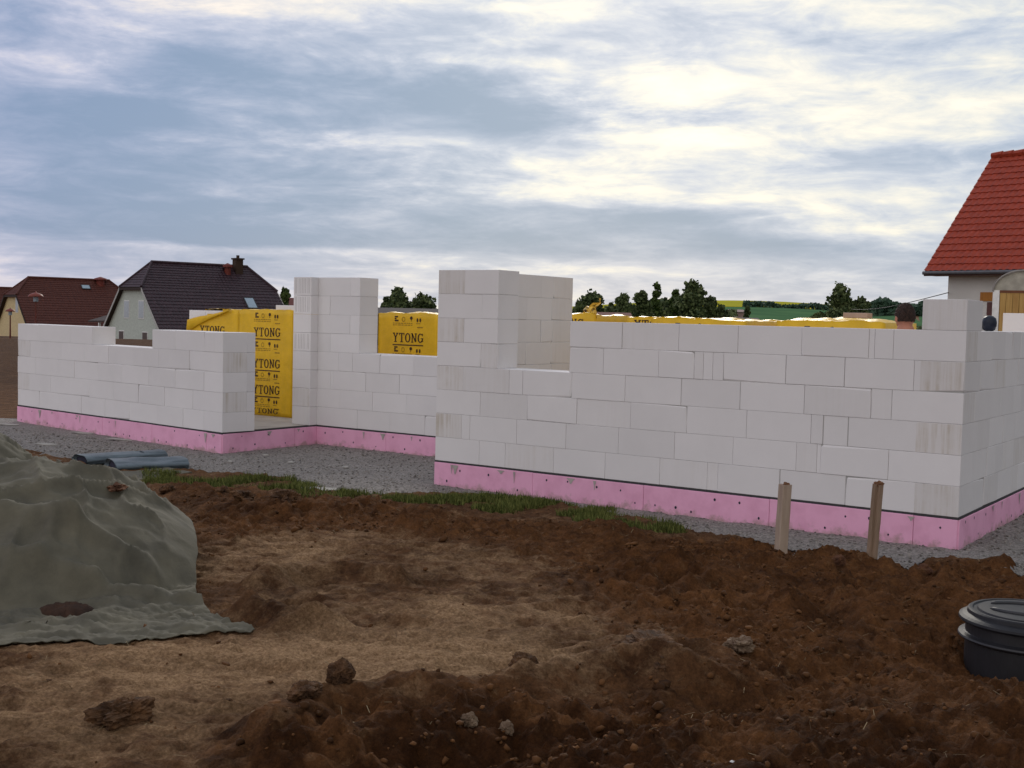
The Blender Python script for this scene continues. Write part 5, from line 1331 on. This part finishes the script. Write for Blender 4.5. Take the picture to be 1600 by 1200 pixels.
def tree(u,vt,hw,d,label,kind=0,n=2600,base=None,blobs=None,name='tree',vb=None,seed=0,group='trees beyond the building site',leaf=.20):
    rg=np.random.RandomState(seed+100); P=at(u,vt,d); gz=float(farH(np.array([(P-CAM)@rgt]),np.array([(P-CAM)@HF]))[0]); Ht=P[2]-gz; R=hw/F*d
    e=empty(name,(P[0],P[1],gz),label,'tree' if name=='tree' else 'bush',group)
    pts=[]; 
    nb=blobs or 22
    for k in range(nb):
        t=rg.uniform(.12,1)**.75; wdt=R*math.sin(min(1,max(.25,(1-t)*2.2))*math.pi/2)*(1 if kind!=1 else .8)
        ang=rg.uniform(0,6.28); rr=wdt*math.sqrt(rg.uniform(0,1))*.8
        c=np.array([rr*math.cos(ang),rr*math.sin(ang),Ht*(t*.93)]); br=R*rg.uniform(.34,.6)*(.7 if kind==1 else 1)
        m=int(n/nb*rg.uniform(.6,1.3)); q=rg.normal(size=(m,3)); q/=np.linalg.norm(q,axis=1)[:,None]; q*=(rg.uniform(0,1,m)**.45)[:,None]*br
        q[:,2]*=.8; pts.append(c+q)
    # top point
    c=np.array([0,0,Ht-.25*R*.5]); q=rg.normal(size=(int(n/nb),3))*R*.13; pts.append(c+q)
    pts=np.concatenate(pts); pts=pts[pts[:,2]>.2]
    V=leafmesh(pts,leaf*d/150,rg); m=len(pts)
    me=bpy.data.meshes.new('crown'); me.vertices.add(4*m); me.vertices.foreach_set('co',V.ravel()); me.loops.add(4*m); me.loops.foreach_set('vertex_index',np.arange(4*m,dtype=np.int32)); me.polygons.add(m); me.polygons.foreach_set('loop_start',np.arange(m,dtype=np.int32)*4); me.update(calc_edges=True)
    A=me.attributes.new('tone','FLOAT','FACE'); A.data.foreach_set('value',rg.rand(m).astype(np.float32)); link('crown',me,LEAF if kind==0 else LEAF2,e)
    mb=MBd(); r0=max(.12,R*.07)
    tube(mb,[(0,0,-.3),(.03*R,0,Ht*.3),(0,.05*R,Ht*.6),(0,0,Ht*.9)],[r0,r0*.75,r0*.5,r0*.12],8)
    for k in range(5):
        a=k*1.3+seed; z=Ht*(.3+.1*k); tube(mb,[(0,0,z),(R*.35*math.cos(a),R*.35*math.sin(a),z+Ht*.14),(R*.6*math.cos(a),R*.6*math.sin(a),z+Ht*.22)],[r0*.45,r0*.25,r0*.06],5)
    mb.build('trunk',BARK,e)
TR=[(925,462,27,170,'round dark tree right behind the window pier',0),(904,472,12,172,'small bushy tree at the left end of the row by the window pier',0),
 (955,476,12,175,'low tree in the dip between the round dark tree and the next group',0),
 (975,463,20,165,'leafy tree with a pointed top in the middle of the row',0),(1003,459,22,168,'broad tree left of the slender airy tree',0),
 (1027,446,15,180,'slender airy tree with thin crown rising above its row',1),(1056,456,16,176,'narrow tree hugging the left of the tallest tree',1),
 (1082,443,30,168,'tallest broad tree of the row behind the long wall',0),(1110,466,16,170,'sloping lower tree at the right foot of the tallest tree',0),(1128,480,14,170,'low bush at the right end of the tree row',0),
 (1168,481,6,200,'small conical tree beside the distant farmhouse',0),
 (1313,449,28,150,'large lone round tree in front of the yellow field',0),(1346,468,18,152,'lower tree joined to the right of the lone round tree',0),(1282,492,22,150,'low bush at the left foot of the lone round tree',0),
 (622,454,27,150,'dome shaped tree above the recessed wall gap',0),(603,466,10,150,'small tree left of the dome shaped tree',0),(660,465,30,155,'flat topped tree between the dome tree and the block pier',0),
 (446,453,17,110,'feathery green tree right of the purple roof',1)]
for i,(u,v,hw,d,lb,k) in enumerate(TR): tree(u,v,hw,d,lb,k,seed=i,n=8000 if hw>18 else 3800)
# continuous low scrub far off
def scrub(name,u0,u1,vt,d,label,n=2500,hgt=3.0,var=1.2,leaf=.35,mat=None):
    rg=np.random.RandomState(int(u0)); pts=[]
    for _ in range(n):
        u=rg.uniform(u0,u1); P=at(u,500,d+rg.uniform(-8,8)); l=(P-CAM)@rgt; dd=(P-CAM)@HF; gz=float(farH(np.array([l]),np.array([dd]))[0])
        hh=hgt*(.55+.8*float(vn(np.array([l*.12+u0]),np.array([.5]))[0])*var/1.2)
        pts.append((P[0],P[1],gz+rg.uniform(0,1)**.7*hh))
    pts=np.array(pts); V=leafmesh(pts,leaf,rg); m=len(pts)
    me=bpy.data.meshes.new(name); me.vertices.add(4*m); me.vertices.foreach_set('co',V.ravel()); me.loops.add(4*m); me.loops.foreach_set('vertex_index',np.arange(4*m,dtype=np.int32)); me.polygons.add(m); me.polygons.foreach_set('loop_start',np.arange(m,dtype=np.int32)*4); me.update(calc_edges=True)
    A=me.attributes.new('tone','FLOAT','FACE'); A.data.foreach_set('value',rg.rand(m).astype(np.float32)); o=link(name,me,mat or LEAF); tag(o,label,'wood',kind='stuff')
WOODF=leafmat('distant_leaf',(.04,.08,.055),(.08,.13,.085))
scrub('distant_wood',1325,1480,480,900,'dark wooded ridge far behind the worker',5000,9,1.6,1.8,WOODF)
scrub('hedgerow',1160,1300,480,1170,'thin dark hedgerow between the green and the yellow field',1600,4,1.8,1.2,WOODF)
scrub('low_scrub',1180,1480,498,230,'low dark scrub along the near edge of the green field',5200,4.0,1.6,.5)
scrub('low_scrub',880,1150,498,200,'dark undergrowth at the foot of the tree row',9000,6.6,1.5,.4)
# far buildings
def barn(u0,u1,vt,ve,d,col,wcol,label,name='barn'):
    a=at(u0,ve,d);b=at(u1,ve,d);t=at(u0,vt,d); L_=np.linalg.norm(b-a); ang=math.atan2(b[1]-a[1],b[0]-a[0]); gz=-4.0
    e=empty(name,(a[0],a[1],gz),label,'building',rz=ang); ez=a[2]-gz; rz_=t[2]-gz
    mb=MBd(); mb.box((.3,.3,0),(L_-.3,5.7,ez)); mb.build('wall',wcol,e)
    mb=MBd(); mb.add([(0,0,ez),(L_,0,ez),(L_,3,rz_),(0,3,rz_),(0,6,ez),(L_,6,ez)],[(0,1,2,3),(3,2,5,4)]); mb.add([(.3,.3,ez),(.3,3,rz_-.1),(.3,5.7,ez)],[(0,1,2)]); mb.add([(L_-.3,.3,ez),(L_-.3,3,rz_-.1),(L_-.3,5.7,ez)],[(0,1,2)])
    mb.build('roof',col,e)
    return e
REDF=simple('far_red_roof',(.115,.025,.02),.8); DKF=simple('far_dark_roof',(.035,.025,.03),.8)
barn(925,990,487,499,120,REDF,REDF,'dark red roof of a low barn under the trees right of the block pier')
barn(425,470,464,481,120,REDF,REDF,'red roof behind the right end of the purple roofed house')
barn(585,690,480,490,120,DKF,DKF,'long dark roof under the dome shaped tree')
barn(1158,1190,496,501,190,DKF,DKF,'grey shed roof beyond the yellow stacks')
e=barn(1141,1166,483,487,205,simple('farm_roof',(.20,.12,.12),.8),simple('farm_wall',(.34,.22,.20),.8),'distant farmhouse with pinkish walls at the foot of the green field','farmhouse')
mb=MBd(); mb.box((.55,.1,1.5),(2.0,.28,6.0)); mb.build('white_gable',simple('far_white',(.45,.48,.50),.8),e)
# overhead cable from the red roofed house
mb=MBd(); P0=Vector(at(1482,457,42.5)); P1=Vector(at(1330,483,110)); pts=[]
for k in range(25):
    t=k/24; p=P0.lerp(P1,t); p.z-=.25*math.sin(math.pi*t); pts.append(p)
tube(mb,pts,.018,5); o=mb.build('overhead_cable',simple('cable_black',(.05,.05,.05),.6)); tag(o,'thin overhead cable running from the red roofed house to the left','cable')
